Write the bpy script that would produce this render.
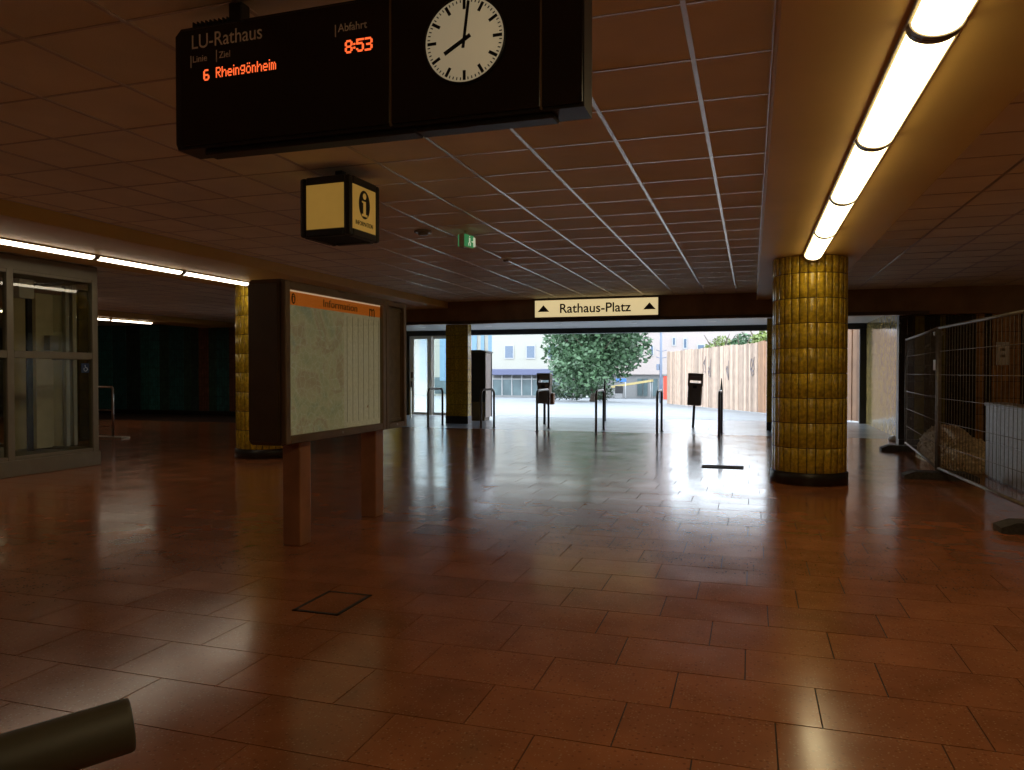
import bpy, bmesh, math, random
from mathutils import Vector, Matrix
random.seed(7)
S = bpy.context.scene
for o in list(bpy.data.objects): bpy.data.objects.remove(o)
COL = S.collection
PI = math.pi

# ------------------------------------------------------------------ camera
F = 750.0; YAW = 0.3086; PITCH = math.atan(13/750); H = 1.42
cam_d = bpy.data.cameras.new('camera'); cam = bpy.data.objects.new('camera', cam_d); COL.objects.link(cam)
cam_d.sensor_fit = 'HORIZONTAL'; cam_d.sensor_width = 36; cam_d.lens = F/1024*36
cam_d.clip_start = 0.05; cam_d.clip_end = 600
cam.location = (0, 0, H); cam.rotation_euler = (PI/2-PITCH, 0, YAW)
S.camera = cam
CM = Matrix.Translation((0, 0, H)) @ Matrix.Rotation(YAW, 4, 'Z') @ Matrix.Rotation(PI/2-PITCH, 4, 'X')
CMI = CM.inverted()
# ------------------------------------------------------------------ sky and exposure
w = bpy.data.worlds.new('sky'); S.world = w; w.use_nodes = True
bg = w.node_tree.nodes['Background']
bg.inputs[0].default_value = (0.80, 0.90, 1.0, 1); bg.inputs[1].default_value = 5.0
S.view_settings.view_transform = 'Standard'; S.view_settings.look = 'None'
S.view_settings.gamma = 1.0; S.view_settings.use_curve_mapping = False
S.view_settings.exposure = 0.0
STRIP = 6.2          # luminance of the fluorescent diffusers

# ------------------------------------------------------------------ helpers
def ray(px, py):
    d = CM.to_3x3() @ Vector(((px-512)/F, (385-py)/F, -1.0))
    return d
def atY(px, py, Y):
    d = ray(px, py); t = Y/d.y
    return Vector((d.x*t, Y, H+d.z*t))
def atX(px, py, X):
    d = ray(px, py); t = X/d.x
    return Vector((X, d.y*t, H+d.z*t))
def atZ(px, py, Z=0.0):
    d = ray(px, py); t = (Z-H)/d.z
    return Vector((d.x*t, d.y*t, Z))
def proj(p):
    c = CMI @ Vector(p)
    if c.z > -0.1: return None
    return (512+F*c.x/-c.z, 385-F*c.y/-c.z, -c.z)
GS = -1.6/62.4       # gentle fall of the plaza
def gz(Y): return GS*(Y-22.8) if Y > 22.8 else 0.0
def atG(px, py):
    d = ray(px, py)
    # H+dz t = GS*(dy t - 22.8)
    t = (GS*-22.8 - H)/(d.z-GS*d.y)
    return Vector((d.x*t, d.y*t, H+d.z*t))

def nm():  return bmesh.new()
def bx(bm, lo, hi, bev=0.0, seg=1, M=None):
    lo = Vector(lo); hi = Vector(hi)
    r = bmesh.ops.create_cube(bm, size=1.0)
    vs = r['verts']
    c = (lo+hi)/2; s = hi-lo
    for v in vs: v.co = Vector((v.co.x*s.x, v.co.y*s.y, v.co.z*s.z))+c
    if bev > 0:
        es = set()
        for v in vs: es.update(v.link_edges)
        r = bmesh.ops.bevel(bm, geom=list(es), offset=bev, segments=seg, affect='EDGES', profile=0.5)
        vs = list({v for f in r['faces'] for v in f.verts} | {v for v in vs if v.is_valid})
    if M is not None:
        for v in vs: v.co = M @ v.co
    return bm
def tube(bm, pts, r, n=10, cap=True):
    pts = [Vector(p) for p in pts]
    rs = r if isinstance(r, (list, tuple)) else [r]*len(pts)
    rings = []; up = None
    for i, p in enumerate(pts):
        if i == 0: t = pts[1]-p
        elif i == len(pts)-1: t = p-pts[i-1]
        else: t = (pts[i+1]-p).normalized()+(p-pts[i-1]).normalized()
        t.normalize()
        if up is None:
            a = Vector((0, 0, 1)) if abs(t.z) < .9 else Vector((1, 0, 0))
            u = t.cross(a).normalized()
        else:
            u = (up-t*up.dot(t)).normalized()
        up = u; v = t.cross(u)
        rings.append([bm.verts.new(p+(u*math.cos(2*PI*k/n)+v*math.sin(2*PI*k/n))*rs[i]) for k in range(n)])
    for a, b in zip(rings, rings[1:]):
        for k in range(n):
            f = bm.faces.new((a[k], a[(k+1) % n], b[(k+1) % n], b[k])); f.smooth = True
    if cap:
        bm.faces.new(list(reversed(rings[0]))); bm.faces.new(rings[-1])
    return bm
def lathe(bm, prof, c=(0, 0, 0), n=32, M=None):
    c = Vector(c); rings = []
    for r, z in prof:
        ring = []
        for k in range(n):
            p = Vector((r*math.cos(2*PI*k/n), r*math.sin(2*PI*k/n), z))
            if M is not None: p = M @ p
            ring.append(bm.verts.new(p+c))
        rings.append(ring)
    for a, b in zip(rings, rings[1:]):
        for k in range(n):
            f = bm.faces.new((a[k], a[(k+1) % n], b[(k+1) % n], b[k])); f.smooth = True
    if prof[0][0] > 1e-6: bm.faces.new(list(reversed(rings[0])))
    if prof[-1][0] > 1e-6: bm.faces.new(rings[-1])
    return bm
def prism(bm, poly, ax, a, b):
    """polygon (2D) extruded along axis ax from a to b; the 2D axes are the other two in order"""
    def P(u, v, t):
        return {'x': (t, u, v), 'y': (u, t, v), 'z': (u, v, t)}[ax]
    A = [bm.verts.new(P(u, v, a)) for u, v in poly]; B = [bm.verts.new(P(u, v, b)) for u, v in poly]
    n = len(poly)
    bm.faces.new(A); bm.faces.new(list(reversed(B)))
    for k in range(n): bm.faces.new((A[(k+1) % n], A[k], B[k], B[(k+1) % n]))
    bmesh.ops.recalc_face_normals(bm, faces=bm.faces[:])
    return bm
def rootmat(o):
    M = o.matrix_basis.copy()
    while o.parent: o = o.parent; M = o.matrix_basis @ M
    return M
def obj(name, bm, m, parent=None, loc=None):
    """links a bmesh given in world coordinates as one mesh object; loc sets its origin"""
    me = bpy.data.meshes.new(name)
    bmesh.ops.recalc_face_normals(bm, faces=bm.faces[:])
    bm.to_mesh(me); bm.free()
    me.materials.append(m)
    o = bpy.data.objects.new(name, me); COL.objects.link(o)
    if parent is not None:
        me.transform(rootmat(parent).inverted()); o.parent = parent
    elif loc is not None:
        me.transform(Matrix.Translation(-Vector(loc))); o.location = loc
    return o
def meshobj(name, me, parent=None, loc=(0, 0, 0), rot=(0, 0, 0)):
    o = bpy.data.objects.new(name, me); COL.objects.link(o)
    o.parent = parent; o.location = loc; o.rotation_euler = rot
    return o
def tag(o, label, cat, group=None):
    o['label'] = label; o['category'] = cat
    if group: o['group'] = group
    return o
def thing(name, label, cat, loc=(0, 0, 0), group=None, rz=0):
    o = bpy.data.objects.new(name, None); COL.objects.link(o)
    o.location = loc; o.rotation_euler = (0, 0, rz); o.empty_display_size = .1
    return tag(o, label, cat, group)
def struct(name, bm, m, label=None, cat=None):
    o = obj(name, bm, m); o['kind'] = 'structure'
    if label: o['label'] = label; o['category'] = cat
    return o
def box(name, lo, hi, m, parent=None, bev=0.0):
    bm = nm(); bx(bm, lo, hi, bev); return obj(name, bm, m, parent)
def quads(name, vs, fs, m, parent=None):
    me = bpy.data.meshes.new(name); me.from_pydata(vs, [], fs); me.materials.append(m)
    if parent is not None: me.transform(rootmat(parent).inverted())
    o = bpy.data.objects.new(name, me); COL.objects.link(o); o.parent = parent
    return o

# ------------------------------------------------------------------ materials
def mat(name, col, rough=.5, metal=0.0, var=.15, scale=6.0, bump=0.0, bscale=40.0, emit=None, es=0.0, spec=.5, rnd=0.0, rvar=0.0):
    m = bpy.data.materials.new(name); m.use_nodes = True
    N = m.node_tree.nodes; L = m.node_tree.links; p = N['Principled BSDF']
    p.inputs['Roughness'].default_value = rough; p.inputs['Metallic'].default_value = metal
    p.inputs['Specular IOR Level'].default_value = spec
    geo = N.new('ShaderNodeNewGeometry')
    nz = N.new('ShaderNodeTexNoise'); nz.inputs['Scale'].default_value = scale; nz.inputs['Detail'].default_value = 5
    L.new(geo.outputs['Position'], nz.inputs['Vector'])
    mr = N.new('ShaderNodeMapRange'); mr.inputs['From Min'].default_value = .3; mr.inputs['From Max'].default_value = .7
    mr.inputs['To Min'].default_value = 1-var; mr.inputs['To Max'].default_value = 1+var
    L.new(nz.outputs['Fac'], mr.inputs['Value'])
    val = mr.outputs[0]
    if rnd:
        oi = N.new('ShaderNodeObjectInfo'); ad = N.new('ShaderNodeMath'); ad.operation = 'ADD'
        L.new(oi.outputs['Random'], ad.inputs[0]); L.new(geo.outputs['Random Per Island'], ad.inputs[1])
        fr = N.new('ShaderNodeMath'); fr.operation = 'FRACT'; L.new(ad.outputs[0], fr.inputs[0])
        m2 = N.new('ShaderNodeMapRange'); m2.inputs['To Min'].default_value = 1-rnd; m2.inputs['To Max'].default_value = 1+rnd
        L.new(fr.outputs[0], m2.inputs['Value'])
        mu = N.new('ShaderNodeMath'); mu.operation = 'MULTIPLY'; L.new(val, mu.inputs[0]); L.new(m2.outputs[0], mu.inputs[1])
        val = mu.outputs[0]
    vm = N.new('ShaderNodeVectorMath'); vm.operation = 'SCALE'; vm.inputs[0].default_value = col[:3]
    L.new(val, vm.inputs['Scale']); L.new(vm.outputs[0], p.inputs['Base Color'])
    if rvar:
        m3 = N.new('ShaderNodeMapRange'); m3.inputs['From Min'].default_value = .3; m3.inputs['From Max'].default_value = .7
        m3.inputs['To Min'].default_value = max(0, rough-rvar); m3.inputs['To Max'].default_value = rough+rvar
        n3 = N.new('ShaderNodeTexNoise'); n3.inputs['Scale'].default_value = scale*.5; L.new(geo.outputs['Position'], n3.inputs['Vector'])
        L.new(n3.outputs['Fac'], m3.inputs['Value']); L.new(m3.outputs[0], p.inputs['Roughness'])
    if bump:
        b = N.new('ShaderNodeBump'); b.inputs['Strength'].default_value = bump; b.inputs['Distance'].default_value = .01
        n2 = N.new('ShaderNodeTexNoise'); n2.inputs['Scale'].default_value = bscale; L.new(geo.outputs['Position'], n2.inputs['Vector'])
        L.new(n2.outputs['Fac'], b.inputs['Height']); L.new(b.outputs[0], p.inputs['Normal'])
    if emit:
        p.inputs['Emission Color'].default_value = (*emit, 1); p.inputs['Emission Strength'].default_value = es
    return m
def glassmat(name, tint=(.9, .95, .93), rough=.02):
    m = bpy.data.materials.new(name); m.use_nodes = True
    N = m.node_tree.nodes; L = m.node_tree.links; N.remove(N['Principled BSDF'])
    t = N.new('ShaderNodeBsdfTransparent'); t.inputs[0].default_value = (*tint, 1)
    g = N.new('ShaderNodeBsdfGlossy'); g.inputs['Roughness'].default_value = rough
    f = N.new('ShaderNodeLayerWeight'); f.inputs[0].default_value = .5
    p5 = N.new('ShaderNodeMath'); p5.operation = 'POWER'; p5.inputs[1].default_value = 5; L.new(f.outputs['Facing'], p5.inputs[0])
    sc = N.new('ShaderNodeMath'); sc.operation = 'MULTIPLY_ADD'; sc.inputs[1].default_value = .95; sc.inputs[2].default_value = .045; L.new(p5.outputs[0], sc.inputs[0])
    x = N.new('ShaderNodeMixShader'); L.new(sc.outputs[0], x.inputs[0]); L.new(t.outputs[0], x.inputs[1]); L.new(g.outputs[0], x.inputs[2])
    L.new(x.outputs[0], N['Material Output'].inputs[0])
    return m
def flecked(name, col, rough, fl1, fl2, rnd=.12, spec=.75):
    """polished terrazzo: noise ground with pale and dark stone chips"""
    m = mat(name, col, rough, var=.16, scale=3.5, rnd=rnd, rvar=.04, spec=spec)
    N = m.node_tree.nodes; L = m.node_tree.links; p = N['Principled BSDF']
    src = p.inputs['Base Color'].links[0].from_socket
    geo = [n for n in N if n.type == 'NEW_GEOMETRY'][0]
    for sc, thr, c in ((75, .16, fl1), (48, .14, fl2)):
        v = N.new('ShaderNodeTexVoronoi'); v.inputs['Scale'].default_value = sc; L.new(geo.outputs['Position'], v.inputs['Vector'])
        s = N.new('ShaderNodeSeparateColor'); L.new(v.outputs['Color'], s.inputs[0])
        a = N.new('ShaderNodeMath'); a.operation = 'LESS_THAN'; a.inputs[1].default_value = thr*2; L.new(s.outputs[0], a.inputs[0])
        d = N.new('ShaderNodeMath'); d.operation = 'LESS_THAN'; d.inputs[1].default_value = .30; L.new(v.outputs['Distance'], d.inputs[0])
        k = N.new('ShaderNodeMath'); k.operation = 'MULTIPLY'; L.new(a.outputs[0], k.inputs[0]); L.new(d.outputs[0], k.inputs[1])
        k2 = N.new('ShaderNodeMath'); k2.operation = 'MULTIPLY'; k2.inputs[1].default_value = .45; L.new(k.outputs[0], k2.inputs[0])
        mx = N.new('ShaderNodeMix'); mx.data_type = 'RGBA'; L.new(k2.outputs[0], mx.inputs[0]); L.new(src, mx.inputs[6]); mx.inputs[7].default_value = (*c, 1)
        src = mx.outputs[2]
    L.new(src, p.inputs['Base Color'])
    return m
def tilemat(name, col, grout, tw, th, rough=.25, var=.25, horiz='XY'):
    """small glazed tiles: brick texture for colour and joint relief (x along horiz, y = height)"""
    m = mat(name, col, rough, var=var, scale=9)
    N = m.node_tree.nodes; L = m.node_tree.links; p = N['Principled BSDF']
    src = p.inputs['Base Color'].links[0].from_socket
    geo = [n for n in N if n.type == 'NEW_GEOMETRY'][0]
    s = N.new('ShaderNodeSeparateXYZ'); L.new(geo.outputs['Position'], s.inputs[0])
    a = N.new('ShaderNodeMath'); a.operation = 'ADD'; L.new(s.outputs[0], a.inputs[0]); L.new(s.outputs[1], a.inputs[1])
    c = N.new('ShaderNodeCombineXYZ'); L.new(a.outputs[0], c.inputs[0]); L.new(s.outputs[2], c.inputs[1])
    b = N.new('ShaderNodeTexBrick'); b.offset = 0; b.squash = 1
    b.inputs['Scale'].default_value = 1; b.inputs['Brick Width'].default_value = tw; b.inputs['Row Height'].default_value = th
    b.inputs['Mortar Size'].default_value = .004; b.inputs['Mortar Smooth'].default_value = .1
    b.inputs['Color1'].default_value = (1, 1, 1, 1); b.inputs['Color2'].default_value = (.78, .78, .78, 1); b.inputs['Mortar'].default_value = (0, 0, 0, 1)
    L.new(c.outputs[0], b.inputs['Vector'])
    mu = N.new('ShaderNodeMix'); mu.data_type = 'RGBA'; mu.blend_type = 'MULTIPLY'; mu.inputs[0].default_value = 1
    L.new(src, mu.inputs[6]); L.new(b.outputs['Color'], mu.inputs[7])
    mx = N.new('ShaderNodeMix'); mx.data_type = 'RGBA'; L.new(b.outputs['Fac'], mx.inputs[0]); L.new(mu.outputs[2], mx.inputs[6]); mx.inputs[7].default_value = (*grout, 1)
    L.new(mx.outputs[2], p.inputs['Base Color'])
    bp = N.new('ShaderNodeBump'); bp.invert = True; bp.inputs['Strength'].default_value = .4; bp.inputs['Distance'].default_value = .004
    L.new(b.outputs['Fac'], bp.inputs['Height']); L.new(bp.outputs[0], p.inputs['Normal'])
    return m

M = {}
M['tile'] = flecked('terrazzo', (.37, .135, .055), .17, (.55, .34, .20), (.16, .05, .02))
M['grout'] = mat('grout', (.05, .025, .015), .8)
M['ctile'] = mat('ceiling_board', (.88, .83, .66), .85, var=.06, scale=2, bump=.15, bscale=120, rnd=.05)
M['cbar'] = mat('ceiling_rail', (.62, .55, .48), .32, metal=.75, var=.04)
M['void'] = mat('plenum', (.03, .02, .015), .9)
M['soffit'] = mat('cream_paint', (.64, .40, .105), .55, var=.05, scale=1.5)
M['lintel'] = mat('brown_panel', (.26, .14, .06), .35, var=.2, scale=3)
M['outceil'] = mat('grey_soffit', (.45, .43, .42), .5, var=.05)
M['black'] = mat('black_paint', (.012, .011, .011), .4, var=.1)
M['blackm'] = mat('matt_black', (.008, .008, .009), .75, var=.1)
M['caseblk'] = mat('board_casing', (.014, .012, .010), .45, var=.1)
M['ytile'] = mat('yellow_glazed_tile', (.50, .33, .025), .2, var=.38, scale=22, bump=.12, bscale=60, rnd=.13)
M['ytile2'] = tilemat('yellow_small_tile', (.46, .30, .035), (.03, .02, .01), .115, .31)
M['ygrout'] = mat('dark_joint', (.045, .022, .01), .8)
M['plinth'] = mat('plinth_black', (.02, .016, .013), .35, var=.15)
M['diff'] = mat('fluorescent_diffuser', (.9, .85, .7), .4, var=0, emit=(1.0, .80, .44), es=STRIP)
M['diffc'] = mat('cool_fluorescent_diffuser', (.9, .88, .85), .4, var=0, emit=(1.0, .86, .66), es=STRIP*1.25)
M['house'] = mat('fixture_housing', (.45, .36, .18), .45, var=.05)
M['capm'] = mat('fixture_cap', (.22, .18, .12), .4, var=.05)
M['brown'] = mat('bronze_frame', (.19, .135, .08), .38, var=.12, metal=.3)
M['brownd'] = mat('dark_bronze', (.10, .065, .038), .4, var=.12, metal=.3)
M['postm'] = mat('rusty_post', (.38, .17, .08), .4, var=.15)
M['steel'] = mat('brushed_steel', (.42, .40, .37), .3, metal=1, var=.08)
M['darksteel'] = mat('dark_steel', (.10, .085, .075), .35, metal=.8, var=.1)
M['galv'] = mat('galvanised_tube', (.22, .185, .14), .5, metal=.6, var=.2, scale=20)
M['alu'] = mat('lift_frame_aluminium', (.27, .24, .17), .42, metal=.4, var=.06)
M['glass'] = glassmat('clear_glass')
M['liftglass'] = glassmat('lift_glass', (.86, .87, .80))
M['paint_light'] = mat('lift_light_panel', (.80, .72, .50), .5, var=.08)
M['white'] = mat('white_plastic', (.75, .73, .68), .5, var=.04)
M['concrete'] = mat('foot_concrete', (.07, .065, .06), .85, var=.3, scale=30, bump=.3)
M['stone'] = mat('grey_stone', (.27, .24, .205), .45, var=.18, scale=25, rnd=.06)
M['wool'] = mat('beige_wool', (.62, .47, .27), .75, var=.4, scale=26, bump=.9, bscale=45)
M['foil'] = glassmat('foil_wrap', (.96, .95, .92), .18)
M['plaster'] = mat('dark_plaster', (.13, .09, .055), .8, var=.12)
M['rubber'] = mat('handrail_grip', (.055, .047, .030), .55, var=.1)

# ------------------------------------------------------------------ the shell
ZC = H+1.60; ZS = H+1.45
YE = 15.9            # inner line of the entrance lintel
YB = 20.5            # back wall on the left
YD = 22.6            # door line
XL, XR, Y0 = -26.0, 12.5, -4.0

floor = struct('floor', bx(nm(), (XL-.3, Y0-.3, -.3), (XR+.3, YD+.2, -.006)), M['grout'])
TW, TH = .60, .40
tiles = []
j = 0; y = Y0
YT = 17.6            # the brown terrazzo ends here
while y < YT-.1:
    off = [0, .3, .12, .42][j % 4]
    x = XL-off
    while x < XR:
        tiles.append((x+TW/2, y+TH/2)); x += TW
    y += TH; j += 1
def vis(cx, cy, z, hx, hy):
    n = 0; P = []
    for sx in (-1, 1):
        for sy in (-1, 1):
            q = proj((cx+sx*hx, cy+sy*hy, z))
            if q is None: return 0
            P.append(q)
    a = min(p[0] for p in P); b = max(p[0] for p in P); c = min(p[1] for p in P); d = max(p[1] for p in P)
    w_ = min(b, 1024)-max(a, 0); h_ = min(d, 770)-max(c, 0)
    if w_ <= 0 or h_ <= 0: return 0
    return (b-a)*(d-c)
tiles.sort(key=lambda t: -vis(t[0], t[1], 0, TW/2, TH/2))
bm = nm(); bx(bm, (-TW/2+.0030, -TH/2+.0030, -.014), (TW/2-.0030, TH/2-.0030, 0))
tme = bpy.data.meshes.new('floor_tile'); bm.to_mesh(tme); bm.free(); tme.materials.append(M['tile'])
for cx, cy in tiles[:300]:
    meshobj('floor_tile', tme, floor, (cx, cy, 0), (random.gauss(0, .0013), random.gauss(0, .0013), 0))
vs = []; fs = []
for cx, cy in tiles[300:]:
    b = len(vs); tx, ty = random.gauss(0, .0013), random.gauss(0, .0013)
    for dz in (0, -.012):
        for sx, sy in ((-1, -1), (1, -1), (1, 1), (-1, 1)):
            e = .0030
            vs.append((cx+sx*(TW/2-e), cy+sy*(TH/2-e), dz+tx*sx*TW/2+ty*sy*TH/2))
    fs += [(b, b+1, b+2, b+3)]+[(b+k, b+4+k, b+4+(k+1) % 4, b+(k+1) % 4) for k in range(4)]
o = quads('floor_tiles', vs, fs, M['tile'], floor); o['kind'] = 'stuff'

M['slab'] = mat('pale_threshold_stone', (.27, .30, .34), .25, var=.10, scale=2, rnd=.08)
thr = struct('floor_entrance', bx(nm(), (XL-.3, YT, -.2), (3.3, YD+.2, -.012)), M['grout'])
vs = []; fs = []
for i_ in range(25):
    for j_ in range(9):
        n = len(vs); a = -11.2+.6*i_-(.3 if j_ % 2 else 0); c = YT+.58*j_; e = .003
        for z in (0, -.014): vs += [(max(a, -11.2)+e, c+e, z), (min(a+.6, 3.25)-e, c+e, z), (min(a+.6, 3.25)-e, c+.58-e, z), (max(a, -11.2)+e, c+.58-e, z)]
        fs += [(n, n+1, n+2, n+3)]+[(n+k, n+4+k, n+4+(k+1) % 4, n+(k+1) % 4) for k in range(4)]
o = quads('threshold_slabs', vs, fs, M['slab'], thr); o['kind'] = 'stuff'
# ceiling: slab, grid bars and boards
ceil = struct('ceiling', bx(nm(), (XL-.3, Y0-.3, ZC+.05), (XR+.3, YD+.5, ZC+.4)), M['void'])
G = .61
def cuts(a, b, start):
    L = []; v = start
    while v > a+.02: v -= G
    v += 0
    c = [a]
    while v < b-.02:
        if v > a+.02: c.append(v)
        v += G
    c.append(b); return c
regions = [(-6.60, .10, Y0, YE, -.29), (1.33, 8.75, Y0, YE, 1.33), (9.99, XR, Y0, YE, 9.99), (-15.95, -8.60, Y0, YB, -8.6), (XL, -17.25, Y0, YB, -17.25)]
boards = []; bars = []
for xa, xb, ya, yb, st in regions:
    cx = cuts(xa, xb, st); cy = cuts(ya, yb, 3.97)
    for a, b in zip(cx, cx[1:]):
        for c, d in zip(cy, cy[1:]): boards.append((a, b, c, d))
    for v in cx: bars.append(('y', v, ya, yb))
    for v in cy: bars.append(('x', v, xa, xb))
boards.sort(key=lambda t: -vis((t[0]+t[1])/2, (t[2]+t[3])/2, ZC, .3, .3))
bcache = {}
for a, b, c, d in boards[:300]:
    k = (round(b-a, 3), round(d-c, 3))
    if k not in bcache:
        q = nm(); bx(q, (-k[0]/2+.003, -k[1]/2+.003, 0), (k[0]/2-.003, k[1]/2-.003, .02), .002)
        me = bpy.data.meshes.new('ceiling_tile'); q.to_mesh(me); q.free(); me.materials.append(M['ctile']); bcache[k] = me
    meshobj('ceiling_tile', bcache[k], ceil, ((a+b)/2, (c+d)/2, ZC+random.uniform(0, .003)))
vs = []; fs = []
for a, b, c, d in boards[300:]:
    n = len(vs); e = .003
    for z in (ZC, ZC+.02):
        vs += [(a+e, c+e, z), (b-e, c+e, z), (b-e, d-e, z), (a+e, d-e, z)]
    fs += [(n+3, n+2, n+1, n)]+[(n+k, n+(k+1) % 4, n+4+(k+1) % 4, n+4+k) for k in range(4)]
o = quads('ceiling_tiles', vs, fs, M['ctile'], ceil); o['kind'] = 'stuff'
for ax, v, a, b in bars:
    h_ = .012 if ax == 'y' else .007
    lo, hi = ((v-h_, a, ZC-.004), (v+h_, b, ZC+.006)) if ax == 'y' else ((a, v-h_, ZC-.003), (b, v+h_, ZC+.006))
    box('ceiling_bar', lo, hi, M['cbar'], ceil)

# soffits over the three column lines, plus an added unseen one far right
XC = (.715, -7.95, -16.6, 9.37)
for i, (xc, yb) in enumerate(zip(XC, (YE, YE, YB, YE))):
    struct('trim_%d' % ((1, 2, 3, 11)[i]), bx(nm(), (xc-.62, Y0, ZS), (xc+(1.35 if i == 1 else .62), yb, ZC+.06), .012), M['soffit'])
# lintel band of the entrance
lint = struct('trim_4', bx(nm(), (-11.0, YE, 2.51), (XR, YE+.25, ZC+.06)), M['lintel'])
box('rail', (-11.0, YE-.03, 2.51), (3.2, YE, 2.58), M['brownd'], lint, .006)
struct('trim_5', bx(nm(), (-11.25, YE, 2.51), (-11.0, YB+.2, ZC+.06)), M['lintel'])
oc = struct('trim_6', bx(nm(), (-11.0, YE+.25, 2.76), (3.2, YD+.6, ZC+.06)), M['outceil'])
for k in range(6):
    q = nm(); lathe(q, [(.0, 2.752), (.11, 2.752), (.12, 2.76), (.12, 2.77)], (-9.4+2.1*k, 20.6, 0), 20)
    obj('downlight', q, M['white'], oc)
struct('trim_7', bx(nm(), (-11.0, YD-.1, 2.60), (3.2, YD+.15, 2.77)), M['black'])
struct('trim_8', bx(nm(), (-30, YD+.3, 2.76), (12, YD+.7, 4.6)), M['outceil'])
# walls
struct('wall_rear', bx(nm(), (XL-.3, Y0-.3, -.3), (XR+.3, Y0, ZC+.4)), M['plaster'])
struct('wall_left', bx(nm(), (XL-.3, Y0, -.3), (XL, YB+.3, ZC+.4)), M['plaster'])
struct('wall_right', bx(nm(), (XR, Y0, -.3), (XR+.3, YE+.3, ZC+.4)), M['plaster'])
wbl = struct('wall_back_left', bx(nm(), (XL-.3, YB, -.3), (-11.0, YB+.3, ZC+.4)), M['plinth'])
struct('baseboard_back_left', bx(nm(), (XL, YB-.05, 0), (-11.0, YB, .14), .005), M['plinth'])
pal = [(.05, .11, .085), (.04, .15, .155), (.05, .21, .19), (.12, .20, .05), (.32, .31, .05), (.045, .08, .075), (.055, .25, .25), (.20, .085, .05)]
pm = [tilemat('wall_tile_%d' % i, c, (.008, .008, .008), .1, .31, .3, .3) for i, c in enumerate(pal)]
seq = [0, 3, 4, 0, 5, 3, 0, 1, 2, 0, 6, 1, 5, 2, 6, 0, 1, 0, 5, 7, 0, 1, 7, 5, 0, 3, 1, 6, 0, 2, 5, 7]
x = XL; k = 0
rs = random.Random(3)
while x < -11.0:
    w_ = rs.choice((.3, .4, .5, .6)); x2 = min(x+w_, -11.0)
    box('tile_strip', (x+.004, YB-.025, .14), (x2-.004, YB, ZC-.02), pm[seq[k % len(seq)]], wbl, .003)
    x = x2; k += 1
struct('wall_passage_left', bx(nm(), (-11.3, YB+.3, -.3), (-11.0, YD+.3, ZC)), M['ytile2'])
wbr = struct('wall_back_right', bx(nm(), (2.73, YE+.25, -.3), (XR+.3, YE+.5, ZC+.1)), M['plinth'])
struct('baseboard_back_right', bx(nm(), (2.73, YE+.2, 0), (XR, YE+.25, .12), .005), M['plinth'])
rp = [tilemat('wall_tile_dark', (.028, .019, .012), (.006, .005, .004), .1, .31, .25), tilemat('wall_tile_olive', (.20, .16, .02), (.02, .015, .008), .1, .31, .25),
      tilemat('wall_tile_orange', (.46, .22, .06), (.03, .015, .008), .1, .31, .25)]
YW = YE+.25
stripes = [(898, 914, 0), (914, 924, 1), (924, 939, 0), (939, 945, 1), (945, 975, 0), (975, 984, 2), (984, 991, 0), (991, 1020, 2), (1020, 1060, 0), (1060, 1075, 1), (1075, 1110, 0), (1110, 1130, 2)]
for a, b, c in stripes:
    xa = atY(a, 400, YW).x; xb = atY(b, 400, YW).x
    box('tile_strip', (xa+.004, YW-.02, .12), (xb-.004, YW, 2.5 if xb < 3.2 else ZC-.01), rp[c], wbr, .003)
M['passtile'] = tilemat('passage_glazed_tile', (.42, .30, .09), (.05, .035, .02), .1, .31, .12)
wpr = struct('wall_passage_right', bx(nm(), (3.0, YE+.5, -.3), (3.4, YD+.3, ZC)), M['passtile'])

# ------------------------------------------------------------------ columns
def round_column(xc, yc, label):
    R = .455; t = thing('tiled_column', label, 'column', (xc, yc, 0), 'round tiled columns')
    q = nm(); lathe(q, [(R-.012, .12), (R-.012, ZS+.01)], (xc, yc, 0), 56); obj('core', q, M['ygrout'], t)
    q = nm(); lathe(q, [(R+.02, 0), (R+.02, .145), (R+.008, .155), (R-.02, .155)], (xc, yc, 0), 56); obj('plinth', q, M['plinth'], t)
    nt = 28; da = 2*PI/nt; g = .0045/R
    def tm(h_):
        q = nm(); rings = []
        for s in range(4):
            a = -da/2+g+(da-2*g)*s/3
            rings.append([q.verts.new((r*math.cos(a), r*math.sin(a), z)) for r, z in ((R-.015, 0), (R-.002, 0), (R, .003), (R, h_-.003), (R-.002, h_), (R-.015, h_))])
        for a, b in zip(rings, rings[1:]):
            for k in range(5): f = q.faces.new((a[k], b[k], b[k+1], a[k+1])); f.smooth = (k == 2)
        q.faces.new(rings[0]); q.faces.new(list(reversed(rings[-1])))
        bmesh.ops.recalc_face_normals(q, faces=q.faces[:])
        me = bpy.data.meshes.new('tile'); q.to_mesh(me); q.free(); me.materials.append(M['ytile']); return me
    rows = [.16+.312*k for k in range(9)]
    full = tm(.304); top = tm(ZS-rows[-1]-.004-(0 if False else 0))
    for i, z in enumerate(rows):
        me = top if i == 8 else full
        for k in range(nt):
            meshobj('tile', me, t, (0, 0, z), (0, 0, k*da))
    return t
round_column(.715, 10.42, 'yellow tiled round column standing beside the wire fence')
round_column(-7.80, 10.75, 'yellow tiled round column half hidden behind the information display')
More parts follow.
